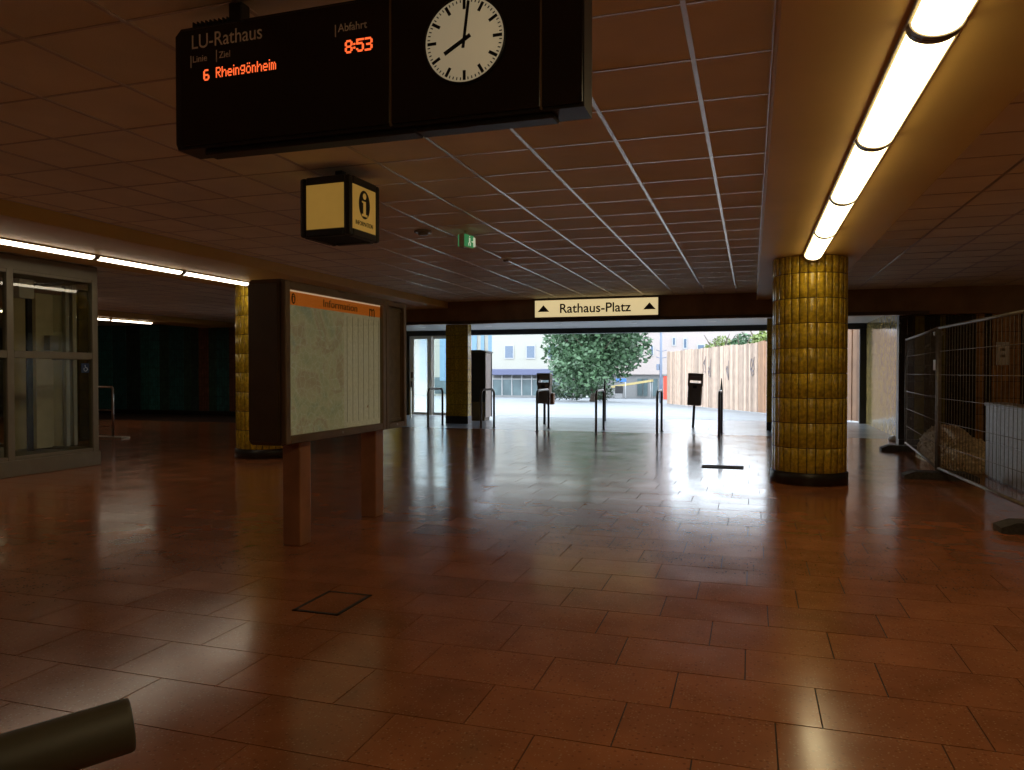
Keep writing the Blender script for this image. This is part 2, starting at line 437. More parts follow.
def square_pillar(xc, yc, label):
    h_ = .315; hd_ = .13; t = thing('square_pillar', label, 'pillar', (xc, yc, 0), 'square entrance pillars')
    box('shaft', (xc-h_, yc-hd_, .2), (xc+h_, yc+hd_, 2.76), M['ygrout'], t)
    box('plinth', (xc-h_-.015, yc-hd_-.015, 0), (xc+h_+.015, yc+hd_+.015, .2), M['plinth'], t, .006)
    vs = []; fs = []
    def tb(p0, u, n, tw_):
        b = len(vs)
        for d in (0, .012):
            for a, z in ((0, 0), (1, 0), (1, 1), (0, 1)):
                e = .004 if d else .002
                vs.append(tuple(p0+u*((e if a == 0 else tw_-e))+Vector((0, 0, e if z == 0 else .316-e))+n*d))
        fs.append((b+4, b+5, b+6, b+7)); fs.extend((b+k, b+(k+1) % 4, b+4+(k+1) % 4, b+4+k) for k in range(4))
    for n, u in ((Vector((0, -1, 0)), Vector((1, 0, 0))), (Vector((1, 0, 0)), Vector((0, 1, 0))), (Vector((0, 1, 0)), Vector((-1, 0, 0))), (Vector((-1, 0, 0)), Vector((0, -1, 0)))):
        nk = 5 if abs(n.y) > .5 else 2; o0 = h_ if abs(n.y) < .5 else hd_; tw_ = 2*(h_ if nk == 5 else hd_)/nk
        for k in range(nk):
            for r in range(8):
                tb(Vector((xc, yc, .205+.318*r))+n*o0+u*(-tw_*nk/2+tw_*k), u, n, tw_)
    o = quads('tile_cladding', vs, fs, M['ytile'], t); o['kind'] = 'stuff'
square_pillar(-7.71, 19.32, 'yellow tiled square pillar beside the black cabinet at the entrance')
square_pillar(.69, 19.32, 'yellow tiled square pillar just left of the big round column')

# ------------------------------------------------------------------ strip lights
def strip_light(xc, y1, ln, m, label, group, k_=1.0):
    t = thing('strip_light', label, 'light', (xc, y1-ln/2, ZS), group)
    g = .034
    box('housing', (xc-.115*k_, y1-ln, ZS-.022), (xc+.115*k_, y1, ZS), M['house'], t, .004)
    q = nm(); n = 12
    poly = [(.098*k_*math.cos(PI+PI*k/n)+xc, ZS-.022+.062*k_*math.sin(PI+PI*k/n)) for k in range(n+1)]
    prism(q, poly, 'y', y1-ln+g, y1-g)
    for f in q.faces:
        if len(f.verts) == 4: f.smooth = True
    obj('diffuser', q, m, t)
    for a in (y1-ln, y1-g):
        q = nm(); poly = [(.106*k_*math.cos(PI+PI*k/n)+xc, ZS-.020+.070*k_*math.sin(PI+PI*k/n)) for k in range(n+1)]
        prism(q, poly, 'y', a, a+g); obj('end_cap', q, M['capm'], t)
names = ['touching the round column', 'second from the round column', 'third from the round column', 'fourth from the round column', 'cut by the top edge of the picture']
for k in range(8):
    lb = ('warm fluorescent strip light on the right soffit, ' + names[k]) if k < 5 else 'warm fluorescent strip light on the right soffit, behind the viewer'
    strip_light(.715, 9.88-1.6*k, 1.595, M['diff'], lb, 'strip lights on the right soffit')
names = ['touching the half hidden column', 'middle of the three in view', 'above the glass lift, cut by the left edge']
for k in range(7):
    lb = ('pale strip light on the left soffit, ' + names[k]) if k < 3 else 'pale fluorescent strip light on the left soffit, outside the view'
    strip_light(-7.76, 10.27-1.49*k, 1.48, M['diffc'], lb, 'strip lights on the left soffit', .62)
for k in range(7):  # assumed lamp row out of view, added to brighten the right-hand side
    strip_light(9.37, 13.5-1.6*k, 1.595, M['diff'], 'added warm strip light outside the view, brightening the right-hand area', 'added strip lights on the unseen far right soffit')
names = ['last one before the green wall', 'beside the upper corner of the lift', 'third from the green wall', 'fourth from the green wall', 'fifth from the green wall', 'sixth from the green wall']
for k in range(6):
    lb = 'distant fluorescent strip light beyond the lift, ' + names[k]
    strip_light(-16.6, 17.6-1.51*k, 1.50, M['diffc'], lb, 'strip lights beyond the lift', .62)

# ------------------------------------------------------------------ text helper
def text_obj(name, s, m, parent, p0, u, v, width=None, height=None, depth=.0015, bold=0):
    """writes s with its lower left corner at p0, along u, upwards v; scaled to width and/or height"""
    cu = bpy.data.curves.new('t', 'FONT'); cu.body = s; cu.size = 1; cu.extrude = .01; cu.offset = bold
    to = bpy.data.objects.new('t', cu); COL.objects.link(to)
    dg = bpy.context.evaluated_depsgraph_get(); dg.update()
    me = bpy.data.meshes.new_from_object(to.evaluated_get(dg))
    bpy.data.objects.remove(to); bpy.data.curves.remove(cu)
    xs = [q.co.x for q in me.vertices]; ys = [q.co.y for q in me.vertices]
    ax, bx_, ay, by = min(xs), max(xs), min(ys), max(ys)
    sy = height/(by-ay) if height else width/(bx_-ax)
    sx = width/(bx_-ax) if width else sy
    u = Vector(u).normalized(); v = Vector(v).normalized(); n = u.cross(v)
    for q in me.vertices:
        q.co = Vector(p0)+u*((q.co.x-ax)*sx)+v*((q.co.y-ay)*sy)+n*(depth*(1 if q.co.z > 0 else -1))
    me.name = name; me.materials.clear(); me.materials.append(m)
    me.transform(rootmat(parent).inverted())
    o = bpy.data.objects.new(name, me); COL.objects.link(o); o.parent = parent
    return o
UX, UY, UZ = Vector((1, 0, 0)), Vector((0, 1, 0)), Vector((0, 0, 1))

# ------------------------------------------------------------------ departure board
BY = 2.70; zb = H+.97; zt = H+1.495
xl = atY(175, 100, BY).x; xr = atY(584, 60, BY).x
db = thing('departure_board', 'black hanging departure board with orange lettering and round clock', 'departure board', ((xl+xr)/2, BY+.14, zb))
q = nm(); e = .03
prism(q, [(xl+.012, zb), (xr, zb), (xr, zt), (xl+e, zt), (xl, zt-e), (xl, zb+.03)], 'y', BY+.006, BY+.145)
obj('case', q, M['caseblk'], db)
x1 = atY(390.5, 60, BY).x; x2 = atY(541, 60, BY).x
M['screen'] = mat('board_glass', (.008, .007, .007), .22, var=.05)
panes = []
for a, b in ((xl+.035, x1-.004), (x1+.004, x2-.003), (x2+.003, xr-.004)):
    panes.append(box('front_panel', (a, BY-.004, zb+.012), (b, BY+.010, zt-.012), M['screen'], db, .003))
box('bottom_rail', (atY(200, 150, BY).x, BY+.03, zb-.022), (atY(412, 130, BY).x, BY+.11, zb), M['caseblk'], db, .004)
box('bottom_rail', (atY(413, 130, BY).x, BY+.03, zb-.020), (atY(552, 115, BY).x, BY+.11, zb), M['caseblk'], db, .004)
for a in (x1, x2): box('divider', (a-.0045, BY-.002, zb+.004), (a+.0045, BY+.012, zt-.004), M['brown'], db)
for px in (248, 520):
    c = atY(px, 10, BY+.14).x
    q = nm(); bx(q, (c-.035, BY+.05, zt-.01), (c+.035, BY+.11, ZC+.0), .006); obj('hanger', q, M['caseblk'], db)
for k in range(9):
    c = atY(205, 10, BY+.1).x+.022*k
    box('vent_fin', (c, BY+.02, zt), (c+.006, BY+.13, zt+.03), M['caseblk'], db)
FY = BY-.0045
M['lettering'] = mat('pale_lettering', (.85, .76, .64), .6, var=0)
M['led'] = mat('orange_led', (.3, .03, .01), .5, var=0, emit=(1.0, .13, .03), es=1.3)
def board_text(s, pxa, pxb, pya, pyb):
    a = atY(pxa, pya, FY); b = atY(pxb, pyb, FY)
    return a, b
def btxt(nm_, s, ll, rr, hpx, m):
    a = atY(ll[0], ll[1], FY); b = atY(rr[0], rr[1], FY); top = atY(ll[0], ll[1]-hpx, FY)
    z = (a.z+b.z)/2
    return text_obj(nm_, s, m, panes[0], Vector((a.x, FY, z)), UX, UZ, b.x-a.x, top.z-a.z, .0008)
btxt('station_lettering', 'LU-Rathaus', (192, 50), (262, 38), 14, M['lettering'])
btxt('column_lettering', 'Linie', (193, 63), (207, 60.5), 6.5, M['lettering'])
btxt('column_lettering', 'Ziel', (219, 58.5), (230, 56.5), 6.5, M['lettering'])
btxt('column_lettering', 'Abfahrt', (338, 33), (367, 27), 8, M['lettering'])
for px, py in ((191, 68), (216.5, 62), (335.5, 37)):
    a = atY(px, py, FY); b = atY(px, py-12, FY)
    box('column_tick', (a.x-.002, FY-.001, a.z), (a.x+.002, FY+.001, b.z), M['lettering'], panes[0])
FONT = {'6': '01110 10000 10000 11110 10001 10001 01110', '8': '01110 10001 10001 01110 10001 10001 01110', '5': '11111 10000 11110 00001 00001 10001 01110',
        '3': '11110 00001 00001 01110 00001 00001 11110', ':': '0 0 1 0 1 0 0', 'R': '11110 10001 10001 11110 10100 10010 10001', 'h': '10000 10000 10110 11001 10001 10001 10001',
        'e': '00000 00000 01110 10001 11111 10000 01110', 'i': '1 0 1 1 1 1 1', 'n': '0000 0000 1110 1001 1001 1001 1001', 'g': '00000 01111 10001 10001 01111 00001 01110',
        'o:': '01010 00000 01110 10001 10001 10001 01110', 'm': '00000 00000 11010 10101 10101 10101 10101'}
def led(name, chars, ll, rr, hpx, bold=False):
    a = atY(ll[0], ll[1], FY); b = atY(rr[0], rr[1], FY); top = atY(ll[0], ll[1]-hpx, FY)
    cells = []; cx = 0
    for c in chars:
        rows = FONT[c].split()
        for r, row in enumerate(rows):
            for k, ch in enumerate(row):
                if ch == '1': cells.append((cx+k, 6-r))
        cx += len(rows[0])+1
    cw = (b.x-a.x)/(cx-1); ch_ = (top.z-a.z)/7; z0 = (a.z+b.z)/2
    q = nm(); g = .0 if bold else .06
    for i, j_ in cells:
        bx(q, (a.x+(i+g)*cw, FY-.001, z0+(j_+g)*ch_), (a.x+(i+1-g+(.35 if bold else 0))*cw, FY+.001, z0+(j_+1-g)*ch_))
    o = obj(name, q, M['led'], panes[0]); o['label'] = 'glowing orange dot matrix writing'
led('led_text', ['6'], (203.5, 81), (209, 80), 11, True)
led('led_text', ['R', 'h', 'e', 'i', 'n', 'g', 'o:', 'n', 'h', 'e', 'i', 'm'], (216, 79.5), (276, 67.5), 10.5)
led('led_text', ['8', ':', '5', '3'], (345, 54), (372, 49.5), 13, True)
# clock
cc = atY(464.5, 40, FY); cr = .53*(atY(464.5, 0, FY).z-atY(464.5, 80, FY).z)
M['dial'] = mat('clock_dial', (.60, .53, .38), .5, var=.02, emit=(1.0, .80, .48), es=.20)
RX = Matrix.Rotation(PI/2, 3, 'X')
q = nm(); lathe(q, [(.0, 0), (cr, 0), (cr, .004), (0, .0041)], (cc.x, FY+.002, cc.z), 64, RX); dial = obj('clock_dial', q, M['dial'], db)
q = nm(); lathe(q, [(cr, -.002), (cr+.006, -.002), (cr+.006, .009), (cr, .009), (cr, -.002)], (cc.x, FY+.002, cc.z), 64, RX); obj('clock_rim', q, M['black'], db)
def dialbar(name, ang, r0, r1, w_, d):
    q = nm(); bx(q, (-w_/2, -.0004, r0), (w_/2, .0004, r1))
    R_ = Matrix.Rotation(ang, 3, 'Y')
    for v in q.verts: v.co = R_ @ v.co + Vector((cc.x, FY-.0035-d, cc.z))
    return obj(name, q, M['blackm'], dial)
for k in range(60):
    if k % 5 == 0: dialbar('hour_mark', 2*PI*k/60, cr*.72, cr*.95, cr*.075, 0)
    else: dialbar('minute_mark', 2*PI*k/60, cr*.885, cr*.95, cr*.025, 0)
dialbar('hour_hand', 2*PI*(8+1/60)/12, -cr*.18, cr*.58, cr*.10, .002)
dialbar('minute_hand', 2*PI*1.2/60, -cr*.2, cr*.90, cr*.075, .003)

# ------------------------------------------------------------------ information cube
ic = atZ(349.5, 234, H+1.05); sz = .455; hz = .46
rot = math.radians(-3)
cube = thing('information_cube', 'illuminated hanging cube with an i symbol on its right face', 'sign', (ic.x, ic.y, ic.z), rz=rot)
cm = rootmat(cube)
def cb(name, lo, hi, m, par, bev=0):
    q = nm(); bx(q, lo, hi, bev, 2 if bev > .01 else 1, cm); return obj(name, q, m, par)
# local frame: x to the left is negative, y away; near right lower corner at the origin
cb('body', (-sz+.014, .014, .012), (-.014, sz-.014, hz-.012), M['blackm'], cube)
M['cubepane'] = mat('lit_cube_pane', (.60, .45, .20), .4, var=.10, scale=4, emit=(1.0, .56, .10), es=.19)
b_ = .058
for ax in (-sz+b_/2, -b_/2):
    for ay in (b_/2, sz-b_/2):
        cb('corner_post', (ax-b_/2, ay-b_/2, 0), (ax+b_/2, ay+b_/2, hz), M['caseblk'], cube, .02)
for z0 in (0, hz-b_):
    for lo, hi in (((-sz+b_, 0, z0), (-b_, b_, z0+b_)), ((-sz+b_, sz-b_, z0), (-b_, sz, z0+b_)), ((-sz, b_, z0), (-sz+b_, sz-b_, z0+b_)), ((-b_, b_, z0), (0, sz-b_, z0+b_))):
        cb('frame_rail', lo, hi, M['caseblk'], cube, .008)
cb('pane', (-sz+b_, .010, b_), (-b_, .018, hz-b_), M['cubepane'], cube)
pr = cb('pane', (-.018, b_, b_), (-.010, sz-b_, hz-b_), M['cubepane'], cube)
cb('pane', (-sz+.010, b_, b_), (-sz+.018, sz-b_, hz-b_), M['cubepane'], cube)
cb('pane', (-sz+b_, sz-.018, b_), (-b_, sz-.010, hz-b_), M['cubepane'], cube)
cb('stem', (-sz/2-.03, sz/2-.03, hz-.02), (-sz/2+.03, sz/2+.03, ZC-ic.z), M['caseblk'], cube)
M['ink'] = mat('black_print', (.012, .010, .008), .6, var=0)
# the i disc: black oval with a pale i
R3 = cm.to_3x3()
def on_pane(y, z, d=.0): return cm @ Vector((-.010+d, y, z))
q = nm(); n = 36; cy_, cz_, ry, rz_ = sz/2, hz*.58, .082, .112
V = [q.verts.new(on_pane(cy_+ry*math.cos(2*PI*k/n), cz_+rz_*math.sin(2*PI*k/n), .0015)) for k in range(n)]; q.faces.new(V)
obj('symbol_disc', q, M['ink'], pr)
for nm2, y0, y1, z0, z1 in (('symbol_stroke', -.019, .019, -.078, .026), ('symbol_serif', -.040, .019, .013, .026), ('symbol_serif', -.042, .042, -.092, -.074)):
    q = nm(); V = [q.verts.new(on_pane(cy_+a, cz_+b, .003)) for a, b in ((y0, z0), (y1, z0), (y1, z1), (y0, z1))]; q.faces.new(V); obj(nm2, q, M['cubepane'], pr)
q = nm(); V = [q.verts.new(on_pane(cy_+.025*math.cos(2*PI*k/20), cz_+.066+.025*math.sin(2*PI*k/20), .003)) for k in range(20)]; q.faces.new(V); obj('symbol_dot', q, M['cubepane'], pr)
text_obj('lettering', 'INFORMATION', M['ink'], pr, on_pane(sz/2-.125, .098, .001), R3 @ UY, UZ, .25, .034, .001)

# ------------------------------------------------------------------ information display
DX = -3.36; DY0 = 4.87; DY1 = 7.02; DZ0 = .855; DZ1 = 2.13; DB = -3.68
disp = thing('information_display', 'free-standing bronze map case with orange banner on two posts', 'information board', ((DX+DB)/2, (DY0+DY1)/2, 0))
q = nm(); e = .035
prism(q, [(DY0+e, DZ0), (DY1-e, DZ0), (DY1, DZ0+e), (DY1, DZ1-e), (DY1-e, DZ1), (DY0+e, DZ1), (DY0, DZ1-e), (DY0, DZ0+e)], 'x', DB, DX-.05)
bmesh.ops.bevel(q, geom=q.edges[:], offset=.008, segments=2, affect='EDGES')
obj('case', q, M['brownd'], disp)
ys = atX(386.5, 350, DX).y       # between the wide and the narrow door
def disp_door(ya, yb, za, zb_, fr, name):
    q = nm()
    x0, x1_ = DX-.05, DX
    for lo, hi in (((x0, ya, za), (x1_, ya+fr, zb_)), ((x0, yb-fr, za), (x1_, yb, zb_)), ((x0, ya+fr, za), (x1_, yb-fr, za+fr)), ((x0, ya+fr, zb_-fr), (x1_, yb-fr, zb_))):
        bx(q, lo, hi, .006)
    return obj(name, q, M['brown'], disp)
d1 = disp_door(DY0+.03, ys-.006, DZ0+.012, DZ1-.012, .062, 'wide_door')
d2 = disp_door(ys+.006, DY1-.03, DZ0+.012, DZ1-.012, .055, 'narrow_door')
box('gasket', (DX-.03, DY0+.09, DZ0+.072), (DX-.024, DY0+.10, DZ1-.072), M['black'], d1)
def mapmat():
    m = mat('town_map_print', (.5, .5, .5), .5, var=0)
    N = m.node_tree.nodes; L = m.node_tree.links; p = N['Principled BSDF']
    geo = [n for n in N if n.type == 'NEW_GEOMETRY'][0]
    nz = N.new('ShaderNodeTexNoise'); nz.inputs['Scale'].default_value = 3.2; nz.inputs['Detail'].default_value = 3; nz.inputs['Distortion'].default_value = .6
    L.new(geo.outputs['Position'], nz.inputs['Vector'])
    cr_ = N.new('ShaderNodeValToRGB'); L.new(nz.outputs['Fac'], cr_.inputs[0])
    E_ = cr_.color_ramp.elements
    cols = [(.28, (.36, .40, .30)), (.40, (.56, .50, .28)), (.48, (.66, .56, .33)), (.55, (.56, .40, .24)), (.62, (.60, .52, .30)), (.74, (.34, .38, .33))]
    E_[0].position, E_[0].color = cols[0][0], (*cols[0][1], 1); E_[1].position, E_[1].color = cols[-1][0], (*cols[-1][1], 1)
    for a, c in cols[1:-1]: el = E_.new(a); el.color = (*c, 1)
    vo = N.new('ShaderNodeTexVoronoi'); vo.feature = 'DISTANCE_TO_EDGE'; vo.inputs['Scale'].default_value = 14; L.new(geo.outputs['Position'], vo.inputs['Vector'])
    lt = N.new('ShaderNodeMath'); lt.operation = 'LESS_THAN'; lt.inputs[1].default_value = .035; L.new(vo.outputs['Distance'], lt.inputs[0])
    k = N.new('ShaderNodeMath'); k.operation = 'MULTIPLY'; k.inputs[1].default_value = .35; L.new(lt.outputs[0], k.inputs[0])
    mx = N.new('ShaderNodeMix'); mx.data_type = 'RGBA'; L.new(k.outputs[0], mx.inputs[0]); L.new(cr_.outputs[0], mx.inputs[6]); mx.inputs[7].default_value = (.85, .80, .62, 1)
    L.new(mx.outputs[2], p.inputs['Base Color']); L.new(mx.outputs[2], p.inputs['Emission Color']); p.inputs['Emission Strength'].default_value = .13
    return m
M['map'] = mapmat()
M['index'] = mat('index_print', (.66, .58, .42), .5, var=.10, scale=30, emit=(.72, .55, .32), es=.15)
M['indexline'] = mat('index_line', (.30, .26, .20), .6, var=0)
M['banner'] = mat('orange_banner', (.72, .20, .03), .5, var=.03, emit=(1, .22, .02), es=.20)
M['bannerglow'] = mat('case_tube', (.9, .8, .7), .5, var=0, emit=(1, .62, .38), es=.45)
pa = DY0+.03+.062; pb = ys-.006-.062; z0 = DZ0+.074; z1 = DZ1-.074; zm = z1-.115
PX = DX-.035
ym = pa+(pb-pa)*.56
box('map_sheet', (PX-.006, pa, z0), (PX, ym, zm), M['map'], d1)
ix = box('index_sheet', (PX-.006, ym, z0), (PX, pb, zm), M['index'], d1)
for k in range(7):
    yy = ym+.05+k*(pb-ym-.08)/6
    box('column_line', (PX, yy, z0+.05), (PX+.0012, yy+.005, zm-.03), M['indexline'], d1)
bn = box('banner', (PX-.006, pa, zm), (PX+.002, pb, z1-.012), M['banner'], d1)
box('case_tube', (PX-.006, pa, z1-.012), (PX+.004, pb, z1), M['bannerglow'], d1)
text_obj('banner_lettering', 'Information', M['ink'], d1, (PX+.003, pa+(pb-pa)*.34, zm+.022), UY, UZ, (pb-pa)*.37, .062, .0012)
q = nm(); yi = pa+.085; zi = zm+.05
V = [q.verts.new((PX+.0035, yi+.028*math.cos(2*PI*k/24), zi+.042*math.sin(2*PI*k/24))) for k in range(24)]; q.faces.new(V); obj('banner_symbol', q, M['ink'], d1)
text_obj('banner_symbol', 'i', M['banner'], d1, (PX+.005, yi-.010, zi-.028), UY, UZ, .02, .056, .0005)
text_obj('banner_symbol', 'm', M['ink'], d1, (PX+.003, pa+(pb-pa)*.86, zm-.005), UY, UZ, .10, .075, .0012)
box('glass_pane', (DX-.020, pa, z0), (DX-.016, pb, z1), M['glass'], d1)
M['narrow'] = mat('grey_notice', (.17, .14, .09), .5, var=.18, scale=14)
na, nb = ys+.061, DY1-.03-.055
box('notice_sheet', (PX-.006, na, z0), (PX, nb, z1), M['narrow'], d2)
for lo, hi in (((PX, na+.01, z1-.03), (PX+.012, nb-.01, z1-.02)), ((PX, na+.01, z0+.02), (PX+.012, nb-.01, z0+.03)), ((PX, na+.01, z0+.03), (PX+.012, na+.02, z1-.03)), ((PX, nb-.02, z0+.03), (PX+.012, nb-.01, z1-.03))):
    box('inner_rail', lo, hi, M['brown'], d2)
for par, yy in ((d1, (pa+pb)/2), (d2, (na+nb)/2)):
    q = nm(); tube(q, [(DX-.002, yy, DZ0+.045), (DX+.006, yy, DZ0+.045)], .010, 12); obj('lock', q, M['steel'], par)
    box('hinge', (DX-.004, yy-.06, DZ1-.03), (DX+.004, yy+.06, DZ1-.018), M['brownd'], par)
for py, px in ((547, 283), (518, 364)):
    g0 = atZ(px, py-1, 0)
    yy = g0.y
    q = nm(); bx(q, (-3.65, yy+.02, 0), (-3.485, yy+.185, DZ0+.01), .012, 2); obj('post', q, M['postm'], disp)
box('stain', (PX+.0002, ym+(pb-ym)*.62, z0+.16), (PX+.0012, ym+(pb-ym)*.62+.018, z0+.182), M['postm'], d1)

# ------------------------------------------------------------------ exit sign, detectors
es_ = atZ(466, 236, ZC-.06)
ex = thing('exit_sign', 'small green emergency exit sign under the ceiling', 'exit sign', (es_.x, es_.y, ZC), rz=math.radians(78))
em = rootmat(ex)
def eb(name, lo, hi, m, bev=0):
    q = nm(); K_ = Vector((.62, .8, .85)); bx(q, [a_*b_*1.0 for a_, b_ in zip(lo, K_)], [a_*b_*1.0 for a_, b_ in zip(hi, K_)], bev, 1, em); return obj(name, q, m, ex)
M['exitg'] = mat('exit_green', (.03, .22, .08), .4, var=0, emit=(.10, .50, .18), es=.30)
M['exitw'] = mat('exit_white', (.7, .75, .6), .4, var=0, emit=(.75, .85, .6), es=.5)
M['exitb'] = mat('exit_body', (.55, .50, .36), .5, var=0)
eb('housing', (-.15, -.045, -.235), (.15, .045, -.05), M['exitb'], .006)
eb('bracket', (-.03, -.02, -.05), (.03, .02, 0), M['exitb'])
for s in (-1, 1):
    a, b = (-.056, -.05) if s < 0 else (.05, .056)
    eb('panel', (-.155, a, -.222), (.155, b, -.062), M['exitg'])
    c, d = (a-.003, a) if s < 0 else (b, b+.003)
    eb('door_pictogram', (-.13*s-.0 if s < 0 else -.13, c, -.205), (-.13*s+.07 if s < 0 else -.06, d, -.08), M['exitw'])
    eb('running_figure', (-.01, c, -.17), (.03, d, -.10), M['exitw']); eb('running_figure', (-.035, c, -.205), (-.012, d, -.165), M['exitw'])
    eb('running_figure', (.02, c, -.205), (.045, d, -.165), M['exitw']); eb('running_figure', (-.002, c, -.092), (.022, d, -.076), M['exitw'])
    eb('arrow', (.075, c, -.15), (.135, d, -.135), M['exitw'])
for px, py, r, lb in ((423, 231, .10, 'dark round detector on the ceiling beside the exit sign'), (506, 258, .07, 'small round detector on the ceiling right of the exit sign')):
    p = atZ(px, py, ZC-.004)
    t = thing('ceiling_detector', lb, 'detector', (p.x, p.y, ZC), 'ceiling detectors')
    q = nm(); lathe(q, [(r, -.004), (r, -.02), (r*.9, -.028)], (p.x, p.y, ZC), 28); obj('base', q, M['white'] if r < .08 else M['capm'], t)
    q = nm(); lathe(q, [(r*.6, -.028), (r*.55, -.05), (r*.3, -.058)], (p.x, p.y, ZC), 28); obj('dome', q, M['capm'], t)

# ------------------------------------------------------------------ direction sign over the entrance
SY = YE-.16
a = atY(535, 299.5, SY); b = atY(658, 315.5, SY)
zA, zB = a.z, b.z-.01
zt2 = atY(597, 299, SY).z; zb2 = atY(597, 316, SY).z
sg = thing('direction_sign', 'long lit sign reading Rathaus-Platz above the entrance', 'sign', ((a.x+b.x)/2, SY+.06, zb2))
box('case', (a.x-.03, SY+.005, zb2-.03), (b.x+.03, SY+.13, zt2+.02), M['brownd'], sg, .01)
M['signface'] = mat('lit_sign_face', (.8, .7, .45), .4, var=.04, scale=2, emit=(1.0, .80, .42), es=.62)
fc = box('face', (a.x, SY-.004, zb2), (b.x, SY+.006, zt2), M['signface'], sg)
ta = atY(560, 312, SY); tb_ = atY(631, 312, SY)
hh = zt2-zb2
text_obj('lettering', 'Rathaus-Platz', M['ink'], fc, (ta.x, SY-.005, zb2+hh*.22), UX, UZ, tb_.x-ta.x, hh*.56, .001, .014)
for px in (543.5, 649.5):
    c = atY(px, 307, SY).x
    q = nm(); prism(q, [(c-.13, zb2+hh*.32), (c+.13, zb2+hh*.32), (c, zb2+hh*.72)], 'y', SY-.007, SY-.004); obj('arrow', q, M['ink'], fc)
for c in (a.x+.3, b.x-.3): box('hanger', (c-.03, SY+.04, zt2+.01), (c+.03, YE+.005, zt2+.05) if zt2+.05 < ZC else (c+.03, YE+.005, ZC), M['brownd'], sg)

# ------------------------------------------------------------------ glazed lift
LX = -9.5; LB = -11.7
ly1 = 9.0; lym = 7.58; ly0 = 5.6
lift = thing('glass_lift', 'glazed lift enclosure with grey metal frame at the left edge', 'lift', ((LX+LB)/2, (ly0+ly1)/2, 0))
box('plinth', (LB, ly0, 0), (LX+.02, ly1+.02, .22), M['alu'], lift, .008)
box('fascia', (LB, ly0, 2.80), (LX, ly1, ZC-.01), M['alu'], lift, .008)
for x_ in (LX-.09, LB):
    for y_ in (ly0, lym-.05, ly1-.10):
        box('corner_post', (x_, y_, .2), (x_+.09, y_+.10, 2.82), M['alu'], lift, .006)
for za, zb_ in ((1.61, 1.71), (.22, .27), (2.76, 2.81)):
    box('rail', (LX-.07, ly0+.1, za), (LX-.005, lym-.05, zb_), M['alu'], lift, .005)
    box('rail', (LX-.07, lym+.05, za), (LX-.005, ly1-.1, zb_), M['alu'], lift, .005)
    box('rail', (LB+.09, ly1-.07, za), (LX-.09, ly1-.005, zb_), M['alu'], lift, .005)
for za, zb_ in ((.27, 1.61), (1.71, 2.76)):
    box('glass_pane', (LX-.045, ly0+.1, za), (LX-.035, lym-.05, zb_), M['liftglass'], lift)
    box('glass_pane', (LX-.045, lym+.05, za), (LX-.035, ly1-.1, zb_), M['liftglass'], lift)
    box('glass_pane', (LB+.09, ly1-.045, za), (LX-.09, ly1-.035, zb_), M['liftglass'], lift)
xi = LX-.75
def lpx(a, b, za, zb_, x_, m, name, th=.05):
    ya = atX(a, 350, x_).y; yb = atX(b, 350, x_).y
    return box(name, (x_-th, ya, za), (x_, yb, zb_), m, lift, .005)
lpx(10, 31, .25, 2.6, xi-.3, M['paint_light'], 'shaft_panel'); lpx(36, 64, .25, 2.62, xi-.1, M['paint_light'], 'shaft_panel', .3)
lpx(66, 69.5, .25, 2.8, xi, M['steel'], 'guide_rail', .08); lpx(73, 77, .25, 2.8, xi, M['steel'], 'guide_rail', .08)
lpx(28, 33, .25, 2.7, xi+.1, M['blackm'], 'cable_duct'); lpx(79, 90, .25, 2.8, xi-.5, M['blackm'], 'shaft_panel')
cbx = lpx(50, 59, 1.75, 1.98, xi+.05, M['alu'], 'control_box', .12)
lpx(20, 35, 2.5, 2.78, xi+.15, M['white'], 'machine_head', .15)
box('rear_panel', (LB+.01, ly0+.1, .22), (LB+.05, ly1-.1, 2.8), M['blackm'], lift)
# wheelchair sticker
M['sticker'] = mat('blue_sticker', (.02, .05, .12), .4, var=0); M['stickw'] = mat('sticker_white', (.5, .6, .75), .4, var=0)
p = atX(85.5, 368, LX-.03)
st = box('sticker', (LX-.034, p.y-.07, p.z-.07), (LX-.032, p.y+.07, p.z+.07), M['sticker'], lift)
q = nm(); tube(q, [(LX-.03, p.y+.03*math.cos(t_*.5)-.0, p.z-.018+.03*math.sin(t_*.5)) for t_ in range(5, 15)], .006, 6)
tube(q, [(LX-.03, p.y-.008, p.z+.045), (LX-.03, p.y-.004, p.z+.005), (LX-.03, p.y+.025, p.z+.003), (LX-.03, p.y+.04, p.z-.03)], .006, 6)
obj('wheelchair_symbol', q, M['stickw'], st)
# railing beside the lift
g0 = atZ(113, 438, 0)
rl = thing('guard_rail', 'low metal guard rail beside the glass lift', 'railing', (g0.x, g0.y, 0))
q = nm(); tube(q, [(g0.x, g0.y, .03), (g0.x, g0.y, 1.06), (g0.x-.03, g0.y, 1.10), (g0.x-2.0, g0.y, 1.10)], .028, 10); obj('frame', q, M['steel'], rl)
for zz in (.25, .6): q = nm(); tube(q, [(g0.x-.02, g0.y, zz), (g0.x-2.0, g0.y, zz)], .014, 8); obj('rail', q, M['steel'], rl)
q = nm(); tube(q, [(g0.x-2.0, g0.y, .03), (g0.x-2.0, g0.y, 1.11)], .028, 10); obj('post', q, M['steel'], rl)
box('base_plate', (g0.x-2.15, g0.y-.12, 0), (g0.x+.35, g0.y+.12, .035), M['alu'], rl, .005)

